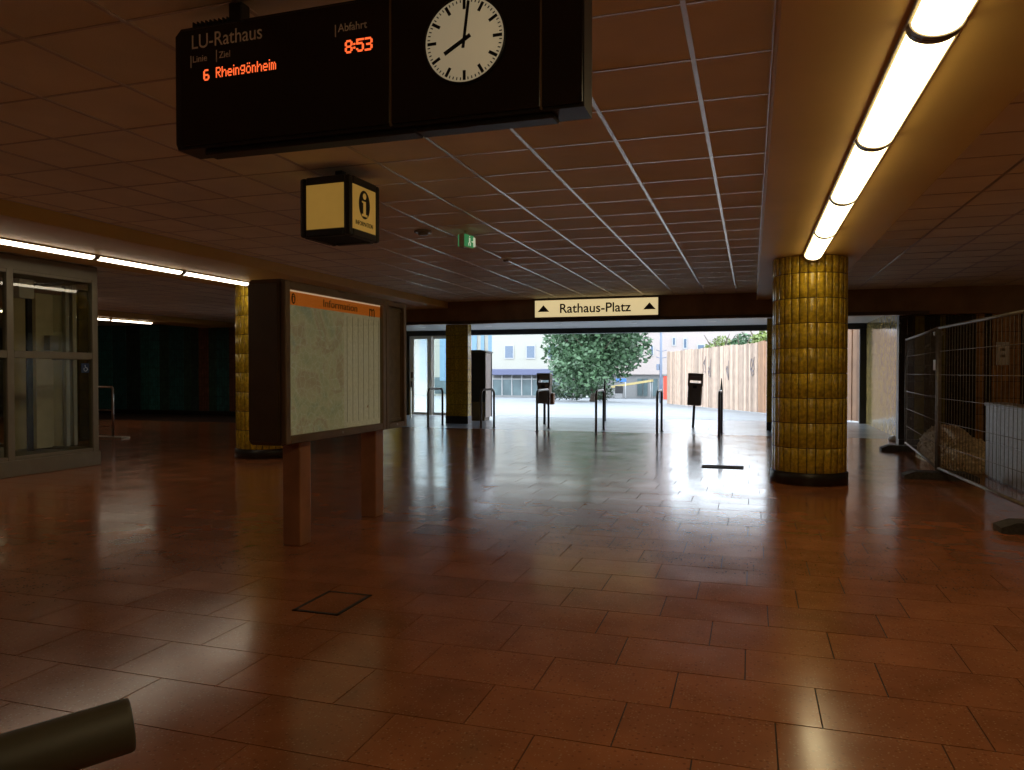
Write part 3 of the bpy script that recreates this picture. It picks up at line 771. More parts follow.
# ------------------------------------------------------------------ entrance: hoops, posts, bins, cabinet, doors
ords = ['leftmost', 'second', 'third', 'fourth', 'fifth', 'rightmost']
where = ['left of the square pillar', 'in front of the black cabinet', 'in front of the left litter bin', 'in front of the tree', 'in line with the lamp post', 'in front of the timber hoarding']
hp = [((428, 427.7), (442.5, 425)), ((481, 429), (494, 427.5)), ((537, 431.6), (548.5, 428)), ((596, 433.5), (603.5, 430)), ((657, 435), (661.6, 431.6)), ((719, 436.8), (721.5, 433.5))]
for i, (pa_, pb_) in enumerate(hp):
    A = atZ(*pa_); B = atZ(*pb_)
    d = (B-A).normalized(); L_ = max((B-A).length, .55); B = A+d*L_
    t = thing('barrier_hoop', 'bent steel barrier hoop %s' % where[i], 'barrier', ((A+B)/2)[:], 'barrier hoops across the entrance')
    hgt = .98; r = .12; pts = [A+UZ*0.0, A+UZ*(hgt-r)]
    for k in range(1, 6): pts.append(A+d*(r-r*math.cos(k*PI/10))+UZ*(hgt-r+r*math.sin(k*PI/10)))
    for k in range(0, 6): pts.append(B-d*(r-r*math.sin(k*PI/10))*1+UZ*(hgt-r+r*math.cos(k*PI/10)))
    pts += [B.copy()]
    q = nm(); tube(q, pts, .028, 10); obj('bent_tube', q, M['darksteel'], t)
    for P in (A, B):
        q = nm(); lathe(q, [(.055, 0), (.055, .008), (.03, .012)], P, 16); obj('floor_flange', q, M['darksteel'], t)
for px, py, lb in ((604.5, 421, 'slim pointed dark post behind the fourth barrier hoop'), (721.3, 421, 'slim pointed dark post behind the rightmost barrier hoop')):
    P = atZ(px, py)
    q = nm(); lathe(q, [(.045, 0), (.045, .85), (.035, .95), (.012, 1.22), (.004, 1.25)], P, 14); tag(obj('bollard', q, M['black'], None, P[:]), lb, 'bollard', 'slim posts at the entrance')

def bin_(px, py, tilt, label, back):
    P = atZ(px, py); t = thing('litter_bin', label, 'litter bin', P[:], 'litter bins on posts')
    R_ = Matrix.Translation(P) @ Matrix.Rotation(tilt, 4, 'Y')
    def lb(name, lo, hi, m, bev=0, par=None):
        q = nm(); bx(q, lo, hi, bev, 2, R_); return obj(name, q, m, par or t)
    q = nm(); tube(q, [P, R_ @ Vector((0, 0, .56))], .035, 10); obj('post', q, M['black'], t)
    M['binb'] = M.get('binb') or mat('bin_brown', (.16, .115, .085), .45, var=.15)
    M['binp'] = M.get('binp') or mat('bin_plate', (.45, .38, .34), .4, var=.1)
    lb('bucket', (-.175, -.14, .56), (.175, .14, 1.14), M['binb'], .03)
    for s in (-1, 1): lb('side_frame', (s*.165-.022, -.13, 1.05), (s*.165+.022, .13, 1.36), M['binb'], .012)
    lb('hood', (-.19, -.14, 1.33), (.19, .14, 1.39), M['binb'], .025)
    lb('plate', (-.145, -.02, 1.20), (.145, .0, 1.33), M['binp'])
    lb('ash_tray', (-.05, -.165, 1.0), (.05, -.13, 1.08), M['black'], .008)
    if back: lb('side_box', (.02, .05, .53), (.24, .20, .85), M['postm'], .02)
bin_(544.5, 424, 0, 'brown litter bin on a post left of the tree', True)
bin_(693, 427, .05, 'leaning brown litter bin on a post before the timber hoarding', False)

ka, kb = -7.93, -7.34; ky = 20.5
kc = thing('display_cabinet', 'tall black cabinet with a pale side beside the square pillar', 'cabinet', ((ka+kb)/2, ky+.28, 0))
q = nm(); bx(q, (ka, ky, .55), (kb-.02, ky+.55, 1.98), .02, 2); obj('body', q, M['blackm'], kc)
box('base', (ka+.03, ky+.04, 0), (kb-.05, ky+.50, .55), M['brownd'], kc, .01)
M['sidep'] = mat('pale_side_panel', (.55, .46, .42), .4, var=.06)
box('side_panel', (kb-.02, ky+.02, .10), (kb+.0, ky+.48, 1.97), M['sidep'], kc, .004)
box('edge_strip', (kb-.02, ky+.485, .10), (kb+.015, ky+.54, 1.98), M['black'], kc, .004)
q = nm(); prism(q, [(ka-.02, 1.98), (kb+.03, 1.98), (kb+.03, 2.01), (kb-.15, 2.06), (ka+.12, 2.06), (ka-.02, 2.01)], 'y', ky-.03, ky+.58); obj('top_cap', q, M['black'], kc)

fm = glassmat('frosted_door_glass'); M['frost'] = fm
N_ = fm.node_tree.nodes; tl = N_.new('ShaderNodeBsdfTranslucent'); tl.inputs[0].default_value = (.8, .78, .75, 1)
mx_ = [n for n in N_ if n.type == 'MIX_SHADER'][0]; m2_ = N_.new('ShaderNodeMixShader'); m2_.inputs[0].default_value = .25
fm.node_tree.links.new(mx_.outputs[0], m2_.inputs[1]); fm.node_tree.links.new(tl.outputs[0], m2_.inputs[2]); fm.node_tree.links.new(m2_.outputs[0], N_['Material Output'].inputs[0])
M['doorf'] = mat('door_frame_pale', (.80, .77, .73), .4, var=.05)
def glazed(name, xa, xb, fr, hinge):
    q = nm(); bx(q, (xa, YD-.03, .01), (xb, YD+.03, .10))
    t = struct(name, q, M['doorf'])
    box('frame', (xa, YD-.03, .10), (xa+fr, YD+.03, 2.60), M['doorf'], t, .004); box('frame', (xb-fr, YD-.03, .10), (xb, YD+.03, 2.60), M['doorf'], t, .004)
    box('frame', (xa+fr, YD-.03, 2.50), (xb-fr, YD+.03, 2.60), M['doorf'], t, .004)
    box('pane', (xa+fr, YD-.006, .10), (xb-fr, YD+.006, 2.50), M['frost'] if hinge else M['glass'], t)
    if hinge:
        box('handle', (xa+.06, YD-.07, .80), (xa+.10, YD-.03, 1.12), M['black'], t, .008)
        box('lock_plate', (xa+.06, YD-.045, 1.22), (xa+.13, YD-.03, 1.42), M['brownd'], t, .004)
glazed('door_1', -10.75, -9.95, .16, True)
glazed('window_1', -9.93, -9.15, .05, False)
struct('trim_9', bx(nm(), (-11.0, YD-.08, 0), (-10.75, YD+.05, 2.6)), M['black'])
struct('trim_10', bx(nm(), (2.84, YD-.08, 0), (3.0, YD+.06, 2.6), .006), M['black'])
P = atZ(410.5, 417)
q = nm(); lathe(q, [(.05, 0), (.05, .01), (.03, .015), (.03, .92), (.02, .94)], P, 14); tag(obj('rail_post', q, M['steel'], None, P[:]), 'short steel post beside the glass door', 'post')

# floor hatch and floor plate
c4 = [atZ(*p_) for p_ in ((295, 608.5), (330, 591.5), (370, 597), (336, 616))]
cx = sum(p_.x for p_ in c4)/4; cy = sum(p_.y for p_ in c4)/4
ax_ = max(abs(p_.x-cx) for p_ in c4)*.97; ay_ = max(abs(p_.y-cy) for p_ in c4)*.97
ht = thing('floor_hatch', 'square floor hatch with dark metal rim in front of the information display', 'hatch', (cx, cy, 0))
for lo, hi in (((-ax_, -ay_), (ax_, -ay_+.022)), ((-ax_, ay_-.022), (ax_, ay_)), ((-ax_, -ay_), (-ax_+.022, ay_)), ((ax_-.022, -ay_), (ax_, ay_))):
    box('rim_bar', (cx+lo[0], cy+lo[1], -.001), (cx+hi[0], cy+hi[1], .0045), M['black'], ht)
box('inset_tile', (cx-ax_+.022, cy-ay_+.022, -.001), (cx+ax_-.022, cy+ay_-.022, .0035), M['tile'], ht)
p1 = atZ(700, 470); p2 = atZ(742, 470); p3 = atZ(720, 466)
q = nm(); bx(q, (p1.x, p3.y-.30, 0), (p1.x+.60, p3.y+.04, .009), .003); pl = obj('floor_plate', q, M['blackm'], None, (p1.x+.3, p3.y-.13, 0)); tag(pl, 'flat dark plate lying on the floor in the bright reflection', 'plate')

# ------------------------------------------------------------------ construction fence
def fence_panel(A, B, label, mesh_n, sign=None):
    A = Vector(A); B = Vector(B); d = (B-A); L_ = d.length; d.normalize()
    t = thing('construction_fence', label, 'fence', ((A+B)/2)[:], 'mobile construction fence')
    z0, z1 = .15, 2.0
    for P in (A, B):
        q = nm(); tube(q, [P+UZ*.105, P+UZ*(z1+.02)], .021, 10); obj('upright', q, M['galv'], t)
    for z in (z0, z1):
        q = nm(); tube(q, [A+UZ*z, B+UZ*z], .019, 10); obj('cross_tube', q, M['galv'], t)
    for k in range(1, 6):
        z = z0+(z1-z0)*k/6
        q = nm(); tube(q, [A+UZ*z, B+UZ*z], .004, 5); obj('wire', q, M['galv'], t)
    q = nm(); n = int(L_/.11)
    for k in range(1, n):
        P = A+d*(L_*k/n); tube(q, [P+UZ*z0, P+UZ*z1], .0030, 4, False)
    o = obj('wire_mesh', q, M['galv'], t); o['kind'] = 'stuff'
    return t
fA = atZ(905.5, 451); fB = atZ(937, 479); fC = atZ(1024, 521); fC = fB+(fC-fB).normalized()*3.5
e_ = (fA-fB).normalized()
fp1 = fence_panel(fA, fB+e_*.05, 'wire fence panel at the far end, before the passage wall', 30)
fp2 = fence_panel(fB-(fB-fC).normalized()*.05, fC, 'near wire fence panel cut by the right edge of the picture', 30)
for P, lb, fpz in ((fA, 'black fence foot block under the far fence upright', None), (fB, 'black fence foot block under the nearer fence upright', None), (fC, 'black fence foot block outside the right edge', None)):
    t = thing('ballast_block', lb, 'fence foot', P[:], 'fence foot blocks')
    q = nm(); prism(q, [(-.44, 0), (.44, 0), (.44, .05), (.32, .10), (-.32, .10), (-.44, .05)], 'y', -.12, .12)
    for v in q.verts: v.co = v.co+P+Vector((.03, 0, 0))
    obj('block', q, M['concrete'], t)
    for k in (-.22, .02, .26):
        q = nm(); lathe(q, [(.03, .10), (.03, .104), (.022, .104)], P+Vector((.03+k, 0, 0)), 12); obj('socket', q, M['black'], t)
# coupling and tag on the middle upright
M['tagw'] = mat('white_tag', (.62, .58, .5), .6, var=.05)
a = fB+Vector((0, 0, 1.93)); q = nm(); bx(q, a-Vector((.05, .05, .03)), a+Vector((.05, .05, .03)), .008); tag(obj('fence_clamp', q, M['galv'], None, a[:]), 'steel clamp joining the two fence panels near their top', 'clamp')
p = atX(933.5, 365, fB.x-.025); q = nm(); bx(q, (p.x, fB.y+.04, p.z-.07), (p.x+.006, fB.y+.16, p.z+.07)); tag(obj('fence_tag', q, M['tagw'], None, p[:]), 'small white tag on the fence beside the middle upright', 'tag')
# notice on the wall
na_ = atY(996, 365, YW-.03); nb_ = atY(1009, 342, YW-.03)
t = thing('wall_notice', 'white paper notice on the orange tiled wall strip', 'notice', ((na_.x+nb_.x)/2, YW-.03, na_.z))
box('sheet', (na_.x, YW-.03, na_.z), (nb_.x, YW-.022, nb_.z), M['white'], t)
for k in (.38, .66): box('text_block', (na_.x+.07, YW-.032, na_.z+(nb_.z-na_.z)*k-.02), (nb_.x-.06, YW-.030, na_.z+(nb_.z-na_.z)*k+.03), M['galv'], t)
# stone parapet behind the fence
pX = 3.05; pY1 = atX(985.5, 450, pX).y; zt3 = atX(985.5, 402, pX).z
pp = thing('stair_parapet', 'low grey stone parapet behind the near fence panel', 'parapet', (pX+.1, pY1-2.0, 0))
box('core', (pX+.02, pY1-4.5, 0), (pX+.2, pY1-.02, zt3-.05), M['plinth'], pp)
box('coping', (pX-.015, pY1-4.5, zt3-.05), (pX+.235, pY1+.015, zt3), M['stone'], pp, .006)
for k in range(8):
    for r in range(2):
        hz_ = (zt3-.05-.02)/2
        box('slab', (pX, pY1-.565*(k+1)+.003, .02+hz_*r+.003), (pX+.02, pY1-.565*k-.003, .02+hz_*(r+1)-.003), M['stone'], pp, .002)
box('end_slab', (pX, pY1-.02, .02), (pX+.22, pY1, zt3-.05), M['stone'], pp, .002)
# shaggy heap
from mathutils import noise as NZ
hy0, hy1 = pY1+.22, fA.y-.22
hp_ = thing('insulation_heap', 'long beige shaggy heap of wool lying behind the fence', 'heap', (3.2, (hy0+hy1)/2, 0))
q = nm(); bmesh.ops.create_icosphere(q, subdivisions=5, radius=1.0)
for v in q.verts:
    c = v.co.copy()
    n1 = NZ.noise(c*2.2); n2 = NZ.noise(c*7+Vector((3, 1, 2))); n3 = NZ.noise(c*17)
    s = 1+.16*n1+.12*n2+.07*n3
    sg_ = lambda a, p: math.copysign(abs(a)**p, a)
    v.co = Vector((3.02-.02*c.y+c.x*.36*s, (hy0+hy1)/2+sg_(c.y, .7)*(hy1-hy0)/2*(.92+.08*s), max(0, sg_(c.z, .8)*.50*(1+.12*math.sin(c.y*7))*s)))
for f in q.faces: f.smooth = True
obj('wool_mass', q, M['wool'], hp_)
rs = random.Random(11); vs = []; fs = []
for k in range(1400):
    a = rs.uniform(0, PI); y_ = rs.uniform(-1, 1); rr = math.sqrt(max(0, 1-y_*y_))
    c = Vector((math.cos(a)*rr*.36+3.02, (hy0+hy1)/2+math.copysign(abs(y_)**.7, y_)*(hy1-hy0)/2, math.sin(a)**.8*rr*.50*(1+.12*math.sin(y_*7))))
    d = Vector((rs.gauss(0, 1), rs.gauss(0, 1), rs.gauss(.3, 1))).normalized(); e = d.cross(Vector((rs.gauss(0, 1), rs.gauss(0, 1), rs.gauss(0, 1)))).normalized()*.022
    L_ = rs.uniform(.05, .12); c -= d*L_*.4
    if c.z < .02: c.z = .03
    b = len(vs); p2_ = c+d*L_*.6+e*.6; p3_ = c+d*L_+Vector((0, 0, -.03))
    f_ = d.cross(e).normalized()*.014
    vs += [c-e, c+e, c+f_, p2_-e*.8, p2_+e*.8, p2_+f_, p3_]
    fs += [(b, b+1, b+4, b+3), (b+1, b+2, b+5, b+4), (b+2, b, b+3, b+5), (b+3, b+4, b+6), (b+4, b+5, b+6), (b+5, b+3, b+6)]
for i, v in enumerate(vs): vs[i] = (v[0], v[1], max(v[2], .004))
o = quads('wool_tufts', vs, fs, M['wool'], hp_); o['kind'] = 'stuff'
P = atZ(897, 441)
q = nm(); lathe(q, [(.15, 0), (.17, .03), (.16, .07), (.12, .10), (.02, .105)], P, 20); tag(obj('cable_cover', q, M['white'], None, P[:]), 'small white round cover at the foot of the passage wall', 'cover')

# ------------------------------------------------------------------ handrail end in the lower left corner
CR = CM.to_3x3()
end = CM @ Vector(((132-512)/F*.86, (385-724)/F*.86, -.86))
dr = (CR @ Vector((.74, .08, -.50))).normalized()
near = end-dr*.55
hr = thing('handrail', 'dark padded handrail end jutting into the lower left corner', 'handrail', (near.x, near.y, 0))
q = nm(); pts = [near, end-dr*.005, end-dr*.0015, end]; tube(q, pts, [.0300, .0300, .0292, .0275], 36); obj('grip', q, M['rubber'], hr)
q = nm(); tube(q, [Vector((near.x, near.y, 0))+dr*0, near+Vector((0, 0, .0))], .022, 14); obj('post', q, M['darksteel'], hr)
q = nm(); lathe(q, [(.06, 0), (.06, .01), (.03, .014)], (near.x, near.y, 0), 20); obj('floor_flange', q, M['darksteel'], hr)

# ------------------------------------------------------------------ outdoors
def pavemat():
    m = mat('plaza_paving', (.195, .21, .225), .55, var=.14, scale=.5)
    N = m.node_tree.nodes; L = m.node_tree.links; p = N['Principled BSDF']
    src = p.inputs['Base Color'].links[0].from_socket; geo = [n for n in N if n.type == 'NEW_GEOMETRY'][0]
    mp = N.new('ShaderNodeMapping'); mp.inputs['Rotation'].default_value = (0, 0, .6); L.new(geo.outputs['Position'], mp.inputs[0])
    b = N.new('ShaderNodeTexBrick'); b.inputs['Scale'].default_value = 1; b.inputs['Brick Width'].default_value = .6; b.inputs['Row Height'].default_value = .4; b.inputs['Mortar Size'].default_value = .012
    b.inputs['Color1'].default_value = (1, 1, 1, 1); b.inputs['Color2'].default_value = (.86, .86, .88, 1); b.inputs['Mortar'].default_value = (.6, .6, .62, 1)
    L.new(mp.outputs[0], b.inputs[0])
    mu = N.new('ShaderNodeMix'); mu.data_type = 'RGBA'; mu.blend_type = 'MULTIPLY'; mu.inputs[0].default_value = 1
    L.new(src, mu.inputs[6]); L.new(b.outputs[0], mu.inputs[7]); L.new(mu.outputs[2], p.inputs['Base Color'])
    return m
M['pave'] = pavemat()
q = nm()
V = [q.verts.new(v) for v in ((-90, 22.8, -.004), (60, 22.8, -.004), (60, 150, gz(150)), (-90, 150, gz(150)))]; q.faces.new(V)
r = bmesh.ops.extrude_face_region(q, geom=q.faces[:])
for v in r['geom']:
    if isinstance(v, bmesh.types.BMVert): v.co.z -= .4
struct('ground', q, M['pave'], 'pale paved plaza outside the entrance', 'paving')
# timber hoarding
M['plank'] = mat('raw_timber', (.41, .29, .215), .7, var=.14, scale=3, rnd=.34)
M['plankd'] = mat('darker_timber', (.29, .15, .075), .7, var=.14, scale=3, rnd=.2)  # darker, browner timber tone for the second hoarding run
def hoarding(A, B, hA, hB, m, label):
    A = Vector((A[0], A[1], 0)); B = Vector((B[0], B[1], 0)); d = B-A; L_ = d.length; d.normalize()
    ang = math.atan2(d.y, d.x)
    t = thing('timber_hoarding', label, 'hoarding', ((A+B)/2)[:2]+(gz((A.y+B.y)/2),), 'site hoarding on the plaza')
    s = 0; rs = random.Random(5)
    while s < L_-.05:
        w_ = rs.uniform(.20, .32); e = min(s+w_, L_); c = A+d*((s+e)/2); f = (s+e)/2/L_
        T = Matrix.Translation((c.x, c.y, gz(c.y))) @ Matrix.Rotation(ang, 4, 'Z')
        q = nm(); bx(q, (-(e-s)/2+.004, -.014+rs.uniform(-.012, .012), .03), ((e-s)/2-.004, .014, hA+(hB-hA)*f+rs.uniform(-.03, .03)), .003, 1, T); obj('plank', q, m, t)
        s = e
    nrm = Vector((-d.y, d.x, 0)); nrm = nrm if nrm.y > 0 else -nrm
    for z in (.5, 1.9):
        q = nm(); tube(q, [A+d*.25+nrm*.05+UZ*(gz(A.y)+z), B-d*.25+nrm*.05+UZ*(gz(B.y)+z)], .04, 6); obj('cross_rail', q, m, t)
    return t, A, d, nrm
hA = atG(667, 404); hB = atG(757.5, 413); hC = Vector((3.0, 23.1, 0))
def top_at(P, px, py):
    dz = ray(px, py); tt = P.y/dz.y; return H+dz.z*tt-gz(P.y)
tA = top_at(hA, 667, 352); tB = top_at(hB, 757.5, 342.5)
hoard, hA0, hd, hn = hoarding(hA, hB, tA, tB, M['plank'], 'pale timber hoarding of upright planks with graffiti scribbles')
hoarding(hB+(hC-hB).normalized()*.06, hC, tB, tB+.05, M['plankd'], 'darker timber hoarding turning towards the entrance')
M['graf'] = mat('graffiti_grey', (.16, .14, .15), .6, var=.1)
def scribble(px, py, s, seed):
    rs = random.Random(seed)
    # point on the hoarding line
    d = ray(px, py); den = d.x*hd.y-d.y*hd.x; tt = (hA0.x*hd.y-hA0.y*hd.x)/den
    P = Vector((d.x*tt, d.y*tt, H+d.z*tt))-hn*.036
    pts = []
    for k in range(14):
        a = k*1.1
        pts.append(P+hd*(math.sin(a)*s*(.6+.3*rs.random()))+UZ*(math.cos(a*1.3)*s*1.2*rs.random()+(k-7)*s*.12))
    q = nm(); tube(q, pts, .012, 5); obj('graffiti_stroke', q, M['graf'], hoard)
scribble(705, 364, .42, 1); scribble(710, 370, .36, 4); scribble(728, 370, .32, 2); scribble(753, 368, .36, 3)

def leaf_blob(center, rad, n, ls, seed, vs, fs):
    rs = random.Random(seed); c0 = Vector(center)
    for k in range(n):
        d = Vector((rs.gauss(0, 1), rs.gauss(0, 1), rs.gauss(0, 1))).normalized()
        c = c0+Vector((d.x*rad[0], d.y*rad[1], d.z*rad[2]))*(rs.random()**.35)
        u = Vector((rs.gauss(0, 1), rs.gauss(0, 1), rs.gauss(0, .6))).normalized(); v = u.cross(Vector((rs.gauss(0, 1), rs.gauss(0, 1), rs.gauss(0, 1)))).normalized()
        l = ls*rs.uniform(.6, 1.4); b = len(vs)
        vs += [c-u*l*.5, c+v*l*.28, c+u*l*.5-Vector((0, 0, l*.15)), c-v*l*.28]; fs.append((b, b+1, b+2, b+3))
def leafmat(name, col):
    m = mat(name, col, .5, var=.25, scale=.7, rnd=.35); return m
M['leaf'] = leafmat('maple_leaf', (.065, .13, .06)); M['leaf2'] = leafmat('yellow_green_leaf', (.15, .20, .045)); M['leaf3'] = leafmat('dark_shrub_leaf', (.035, .07, .028))
M['bark'] = mat('bark', (.10, .075, .055), .8, var=.3, scale=4)
def tree(x_, y_, rw, zlo, zhi, n, ls, m, label, name='plaza_tree', group=None, seed=1, lobes=9):
    g = gz(y_); t = thing(name, label, 'tree', (x_, y_, g), group)
    rs = random.Random(seed); zc_ = (zlo+zhi)/2
    q = nm(); tube(q, [(x_, y_, g), (x_+.1, y_, g+(zlo-g)*.6+.3), (x_, y_+.1, zc_), (x_-.2, y_, zhi-.8)], [.22, .17, .12, .03], 10)
    for k in range(7):
        a = k*.9; z_ = zlo+.3+(zc_-zlo)*rs.random()
        tube(q, [(x_, y_, z_), (x_+math.cos(a)*rw*.35, y_+math.sin(a)*rw*.35, z_+.7), (x_+math.cos(a)*rw*.7, y_+math.sin(a)*rw*.7, z_+1.6)], [.09, .06, .02], 6)
    obj('trunk', q, M['bark'], t)
    vs = []; fs = []; hz_ = (zhi-zlo)/2
    for k in range(lobes):
        a = k*2.4+rs.random(); r_ = rw*(.15+.5*rs.random()); zz = zc_+(rs.random()*2-1)*hz_*.62
        leaf_blob((x_+math.cos(a)*r_, y_+math.sin(a)*r_, zz), (rw*.48, rw*.48, hz_*.42), n//lobes, ls, seed*50+k, vs, fs)
    leaf_blob((x_, y_, zc_), (rw*.8, rw*.8, hz_*.85), n//4, ls, seed*50+40, vs, fs)
    o = quads('foliage', [tuple(v) for v in vs], fs, m, t); o['kind'] = 'stuff'
ty = 58; tx = atY(592, 360, ty).x
tree(tx, ty, 5.0, -.55, 7.2, 11000, .36, M['leaf'], 'broad green tree on the plaza seen through the entrance', seed=2, lobes=14)
for i, (px, yy, rw, zh, m_, lb) in enumerate(((719, 56, 1.7, 4.2, 'leaf2', 'yellow green tree peeping over the left end of the hoarding'), (741, 50, 1.4, 3.9, 'leaf', 'green tree peeping over the middle of the hoarding'), (763, 45, 1.4, 4.0, 'leaf2', 'yellow green tree peeping over the right end of the hoarding'))):
    tree(atY(px, 350, yy).x, yy, rw, .6, zh, 1600, .28, M[m_], lb, 'background_tree', 'trees behind the hoarding', 20+i, 5)
for i, (px, yy, rw, lb) in enumerate(((553, 62, 1.3, 'dark shrub left under the plaza tree'), (572, 64, 1.6, 'dark shrub under the middle of the plaza tree'), (600, 63, 1.2, 'dark shrub right under the plaza tree'))):
    P = atY(px, 385, yy); t = thing('shrub', lb, 'shrub', (P.x, yy, gz(yy)), 'shrubs under the plaza tree'); vs = []; fs = []
    leaf_blob((P.x, yy, gz(yy)+.75), (rw, .8, .75), 900, .2, 70+i, vs, fs)
    o = quads('foliage', [tuple(v) for v in vs], fs, M['leaf3'], t); o['kind'] = 'stuff'
    q = nm(); tube(q, [(P.x, yy, gz(yy)), (P.x+.05, yy, gz(yy)+.7)], [.05, .02], 6); obj('stem', q, M['bark'], t)
# buildings
M['cream'] = mat('cream_render', (.37, .36, .315), .8, var=.04); M['pink'] = mat('pinkish_render', (.40, .34, .32), .8, var=.05)
M['bluew'] = mat('pale_blue_cladding', (.17, .29, .40), .6, var=.05); M['band'] = mat('blue_grey_band', (.10, .11, .19), .6, var=.05)
M['winf'] = mat('window_frame_white', (.38, .38, .38), .5, var=.02); M['wing'] = mat('window_glass_far', (.10, .14, .20), .12, var=.1)
M['shopg'] = mat('shop_glass', (.09, .13, .14), .15, var=.3, scale=.6); M['greyw'] = mat('grey_cladding', (.20, .20, .20), .7, var=.05)
def win(par, px0, py0, px1, py1, Y, name='window'):
    a = atY(px0, py1, Y); b = atY(px1, py0, Y)
    f = box(name, (a.x, Y-.10, a.z), (b.x, Y+.05, b.z), M['winf'], par)
    box('pane', (a.x+.12, Y-.12, a.z+.14), (b.x-.12, Y-.09, b.z-.12), M['wing'], f)
    return f
YA = 85
xa = atY(492, 380, YA).x; xb = atY(572, 380, YA).x; gA = gz(YA)
zband = atY(525, 375, YA).z; zb2_ = atY(525, 369, YA).z
bA = thing('shop_building', 'cream building with blue band and glazed shopfront left of the tree', 'building', ((xa+xb)/2, YA+5, gA), 'buildings across the plaza')
box('wall', (xa, YA, zband), (xb, YA+12, 19), M['cream'], bA)
box('fascia_band', (xa-.1, YA-1.0, zband), (xb+.1, YA+.1, zb2_), M['band'], bA, .05)
box('shop_core', (xa, YA+.6, gA), (xb, YA+12, zband), M['greyw'], bA)
n = 8
for k in range(n):
    a = xa+(xb-xa)*k/n; b = xa+(xb-xa)*(k+1)/n
    g_ = box('shop_window', (a+.06, YA+.2, gA+.25), (b-.06, YA+.3, zband-.55), M['shopg'], bA)
    box('mullion', (a-.06, YA+.1, gA), (a+.06, YA+.35, zband), M['winf'], bA)
box('transom', (xa, YA+.12, zband-.55), (xb, YA+.34, zband-.42), M['winf'], bA); box('shop_sill', (xa, YA+.1, gA), (xb, YA+.36, gA+.25), M['greyw'], bA)
for px in (504.5, 526, 547.5):
    win(bA, px, 345, px+9.6, 359, YA)
    a = atY(px, 345, YA); win(bA, px, 318, px+9.6, 332, YA)
YBb = 98
xa2 = atY(430, 380, YBb).x; xb2 = atY(494, 380, YBb).x
bB = thing('pale_block', 'pale block with blue vertical panels behind the black cabinet', 'building', ((xa2+xb2)/2, YBb+5, gz(YBb)), 'buildings across the plaza')
box('wall', (xa2-8, YBb, gz(YBb)), (xb2, YBb+12, 14), M['cream'], bB)
for a, b in ((472, 477), (481, 484.5), (488.5, 493), (440, 446), (450, 455), (420, 427)):
    p_, r_ = atY(a, 340, YBb), atY(b, 340, YBb); box('blue_panel', (p_.x, YBb-.12, .2), (r_.x, YBb, 13.5), M['bluew'], bB)
box('shop_window', (xa2, YBb-.1, gz(YBb)+.3), (xb2-1, YBb, gz(YBb)+2.6), M['shopg'], bB)
YCc = 90
xa3 = atY(590, 380, YCc).x; xb3 = atY(800, 380, YCc).x; zc3 = atY(650, 374.5, YCc).z; g3 = gz(YCc)
bC = thing('pinkish_building', 'pinkish white building with grey ground floor right of the tree', 'building', ((xa3+xb3)/2, YCc+5, g3), 'buildings across the plaza')
box('wall', (xa3, YCc, zc3), (xb3, YCc+12, 8.0), M['pink'], bC)
box('tower', (xa3, YCc+2, 7.9), (atY(661, 380, YCc).x, YCc+12, 19), M['pink'], bC)
box('ground_floor', (xa3, YCc+.5, g3), (xb3, YCc+12, zc3), M['greyw'], bC)
for a, b, c, d in ((683, 338, 687.5, 349), (697, 344, 705, 350), (672, 337, 676, 346), (650, 345, 654, 356)):
    win(bC, a, b, b and c, d, YCc)
for a, b in ((637, 642), (643, 647), (651, 657), (672, 680), (684, 692)):
    p_, r_ = atY(a, 390, YCc), atY(b, 390, YCc); box('shop_window', (p_.x, YCc+.35, g3+.3), (r_.x, YCc+.5, zc3-.5), M['shopg'], bC)
M['yellow'] = mat('yellow_awning', (.40, .31, .13), .6, var=.08); M['blue'] = mat('blue_sign', (.05, .16, .42), .5, var=.03); M['red'] = mat('red_box', (.65, .06, .03), .5, var=.05)
q = nm(); a = atY(612, 388, 86); b = atY(652, 379, 86)
prism(q, [(a.x, a.z), (b.x, a.z+.75), (b.x, a.z+1.0), (a.x, a.z+.25)], 'y', 85.4, 87.2); aw = thing('market_awning', 'sloping yellow awning in front of the pinkish building', 'awning', ((a.x+b.x)/2, 86.3, gz(86)))
obj('canopy', q, M['yellow'], aw)
for xx, zz in ((a.x+.1, a.z+.05), (b.x-.1, a.z+.75)):
    for yy in (85.6, 87.0):
        q = nm(); tube(q, [(xx, yy, gz(yy)), (xx, yy, zz)], .05, 6); obj('pole', q, M['winf'], aw)
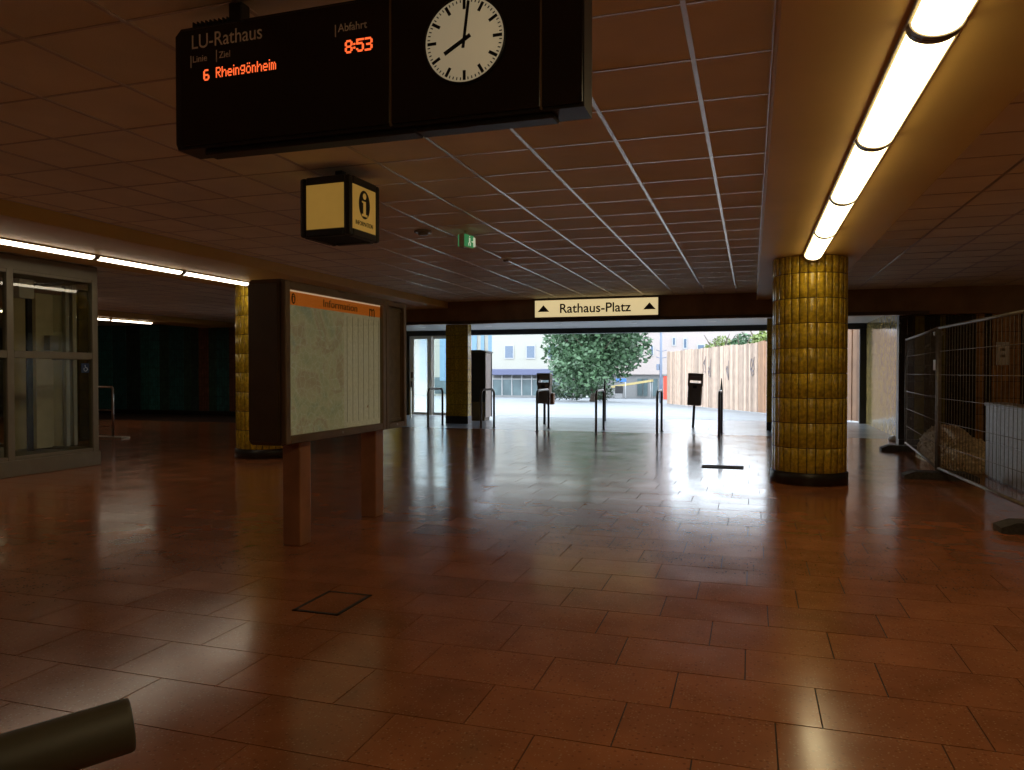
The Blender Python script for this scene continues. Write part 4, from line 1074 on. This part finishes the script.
def street_sign(px, pyt, pyb, Y, m, label):
    p_ = atY(px, pyt, Y); r_ = atY(px, pyb, Y)
    t = thing('street_sign', label, 'sign', (p_.x, Y, gz(Y)))
    q = nm(); tube(q, [(p_.x, Y, gz(Y)), (p_.x, Y, p_.z)], .05, 8); obj('post', q, M['winf'], t)
    box('panel', (p_.x-1.0, Y-.09, r_.z), (p_.x+.1, Y-.04, p_.z), m, t, .02)
street_sign(625.5, 378.5, 382, 80, M['blue'], 'small blue street sign on a post by the tree')
a = atY(663.5, 376, 80); b = atY(667.5, 397, 80)
t = thing('advertising_pillar', 'narrow red box standing beside the lamp post', 'kiosk', ((a.x+b.x)/2, 80.3, gz(80)))
box('body', (a.x, 80, gz(80)), (b.x+.3, 80.7, a.z), M['red'], t, .03); box('top_cap', (a.x-.05, 79.95, a.z), (b.x+.35, 80.75, a.z+.1), M['greyw'], t, .02)
a = atY(615, 386, 84); b = atY(622, 394, 84)
t = thing('market_stall', 'small dark stall under the yellow awning', 'stall', ((a.x+b.x)/2, 84.4, gz(84)))
box('counter', (a.x, 84, gz(84)), (b.x, 84.8, b.z+.05), M['greyw'], t, .02); box('screen', (a.x, 84.05, b.z+.05), (b.x, 84.75, a.z), M['black'], t, .02)
ly = 55; lp = atY(661, 360, ly)
t = thing('street_lamp', 'tall slim blue grey lamp post on the plaza', 'lamp post', (lp.x, ly, gz(ly)))
M['lampm'] = mat('lamp_post_paint', (.16, .19, .26), .5, var=.05)
q = nm(); tube(q, [(lp.x, ly, gz(ly)), (lp.x, ly, 1.4), (lp.x, ly, 6.5)], [.11, .10, .07], 12); obj('pole', q, M['lampm'], t)
for zz in (2.4, 2.9):
    q = nm(); tube(q, [(lp.x-.35, ly, zz+.12), (lp.x, ly, zz), (lp.x+.4, ly, zz+.1)], .03, 6); obj('bracket', q, M['lampm'], t)
box('control_box', (lp.x-.32, ly-.1, 1.55), (lp.x-.1, ly+.1, 2.0), M['lampm'], t, .02)
q = nm(); lathe(q, [(.08, 6.5), (.3, 6.6), (.32, 6.75), (.1, 6.95)], (lp.x, ly, 0), 16); obj('lantern', q, M['white'], t)
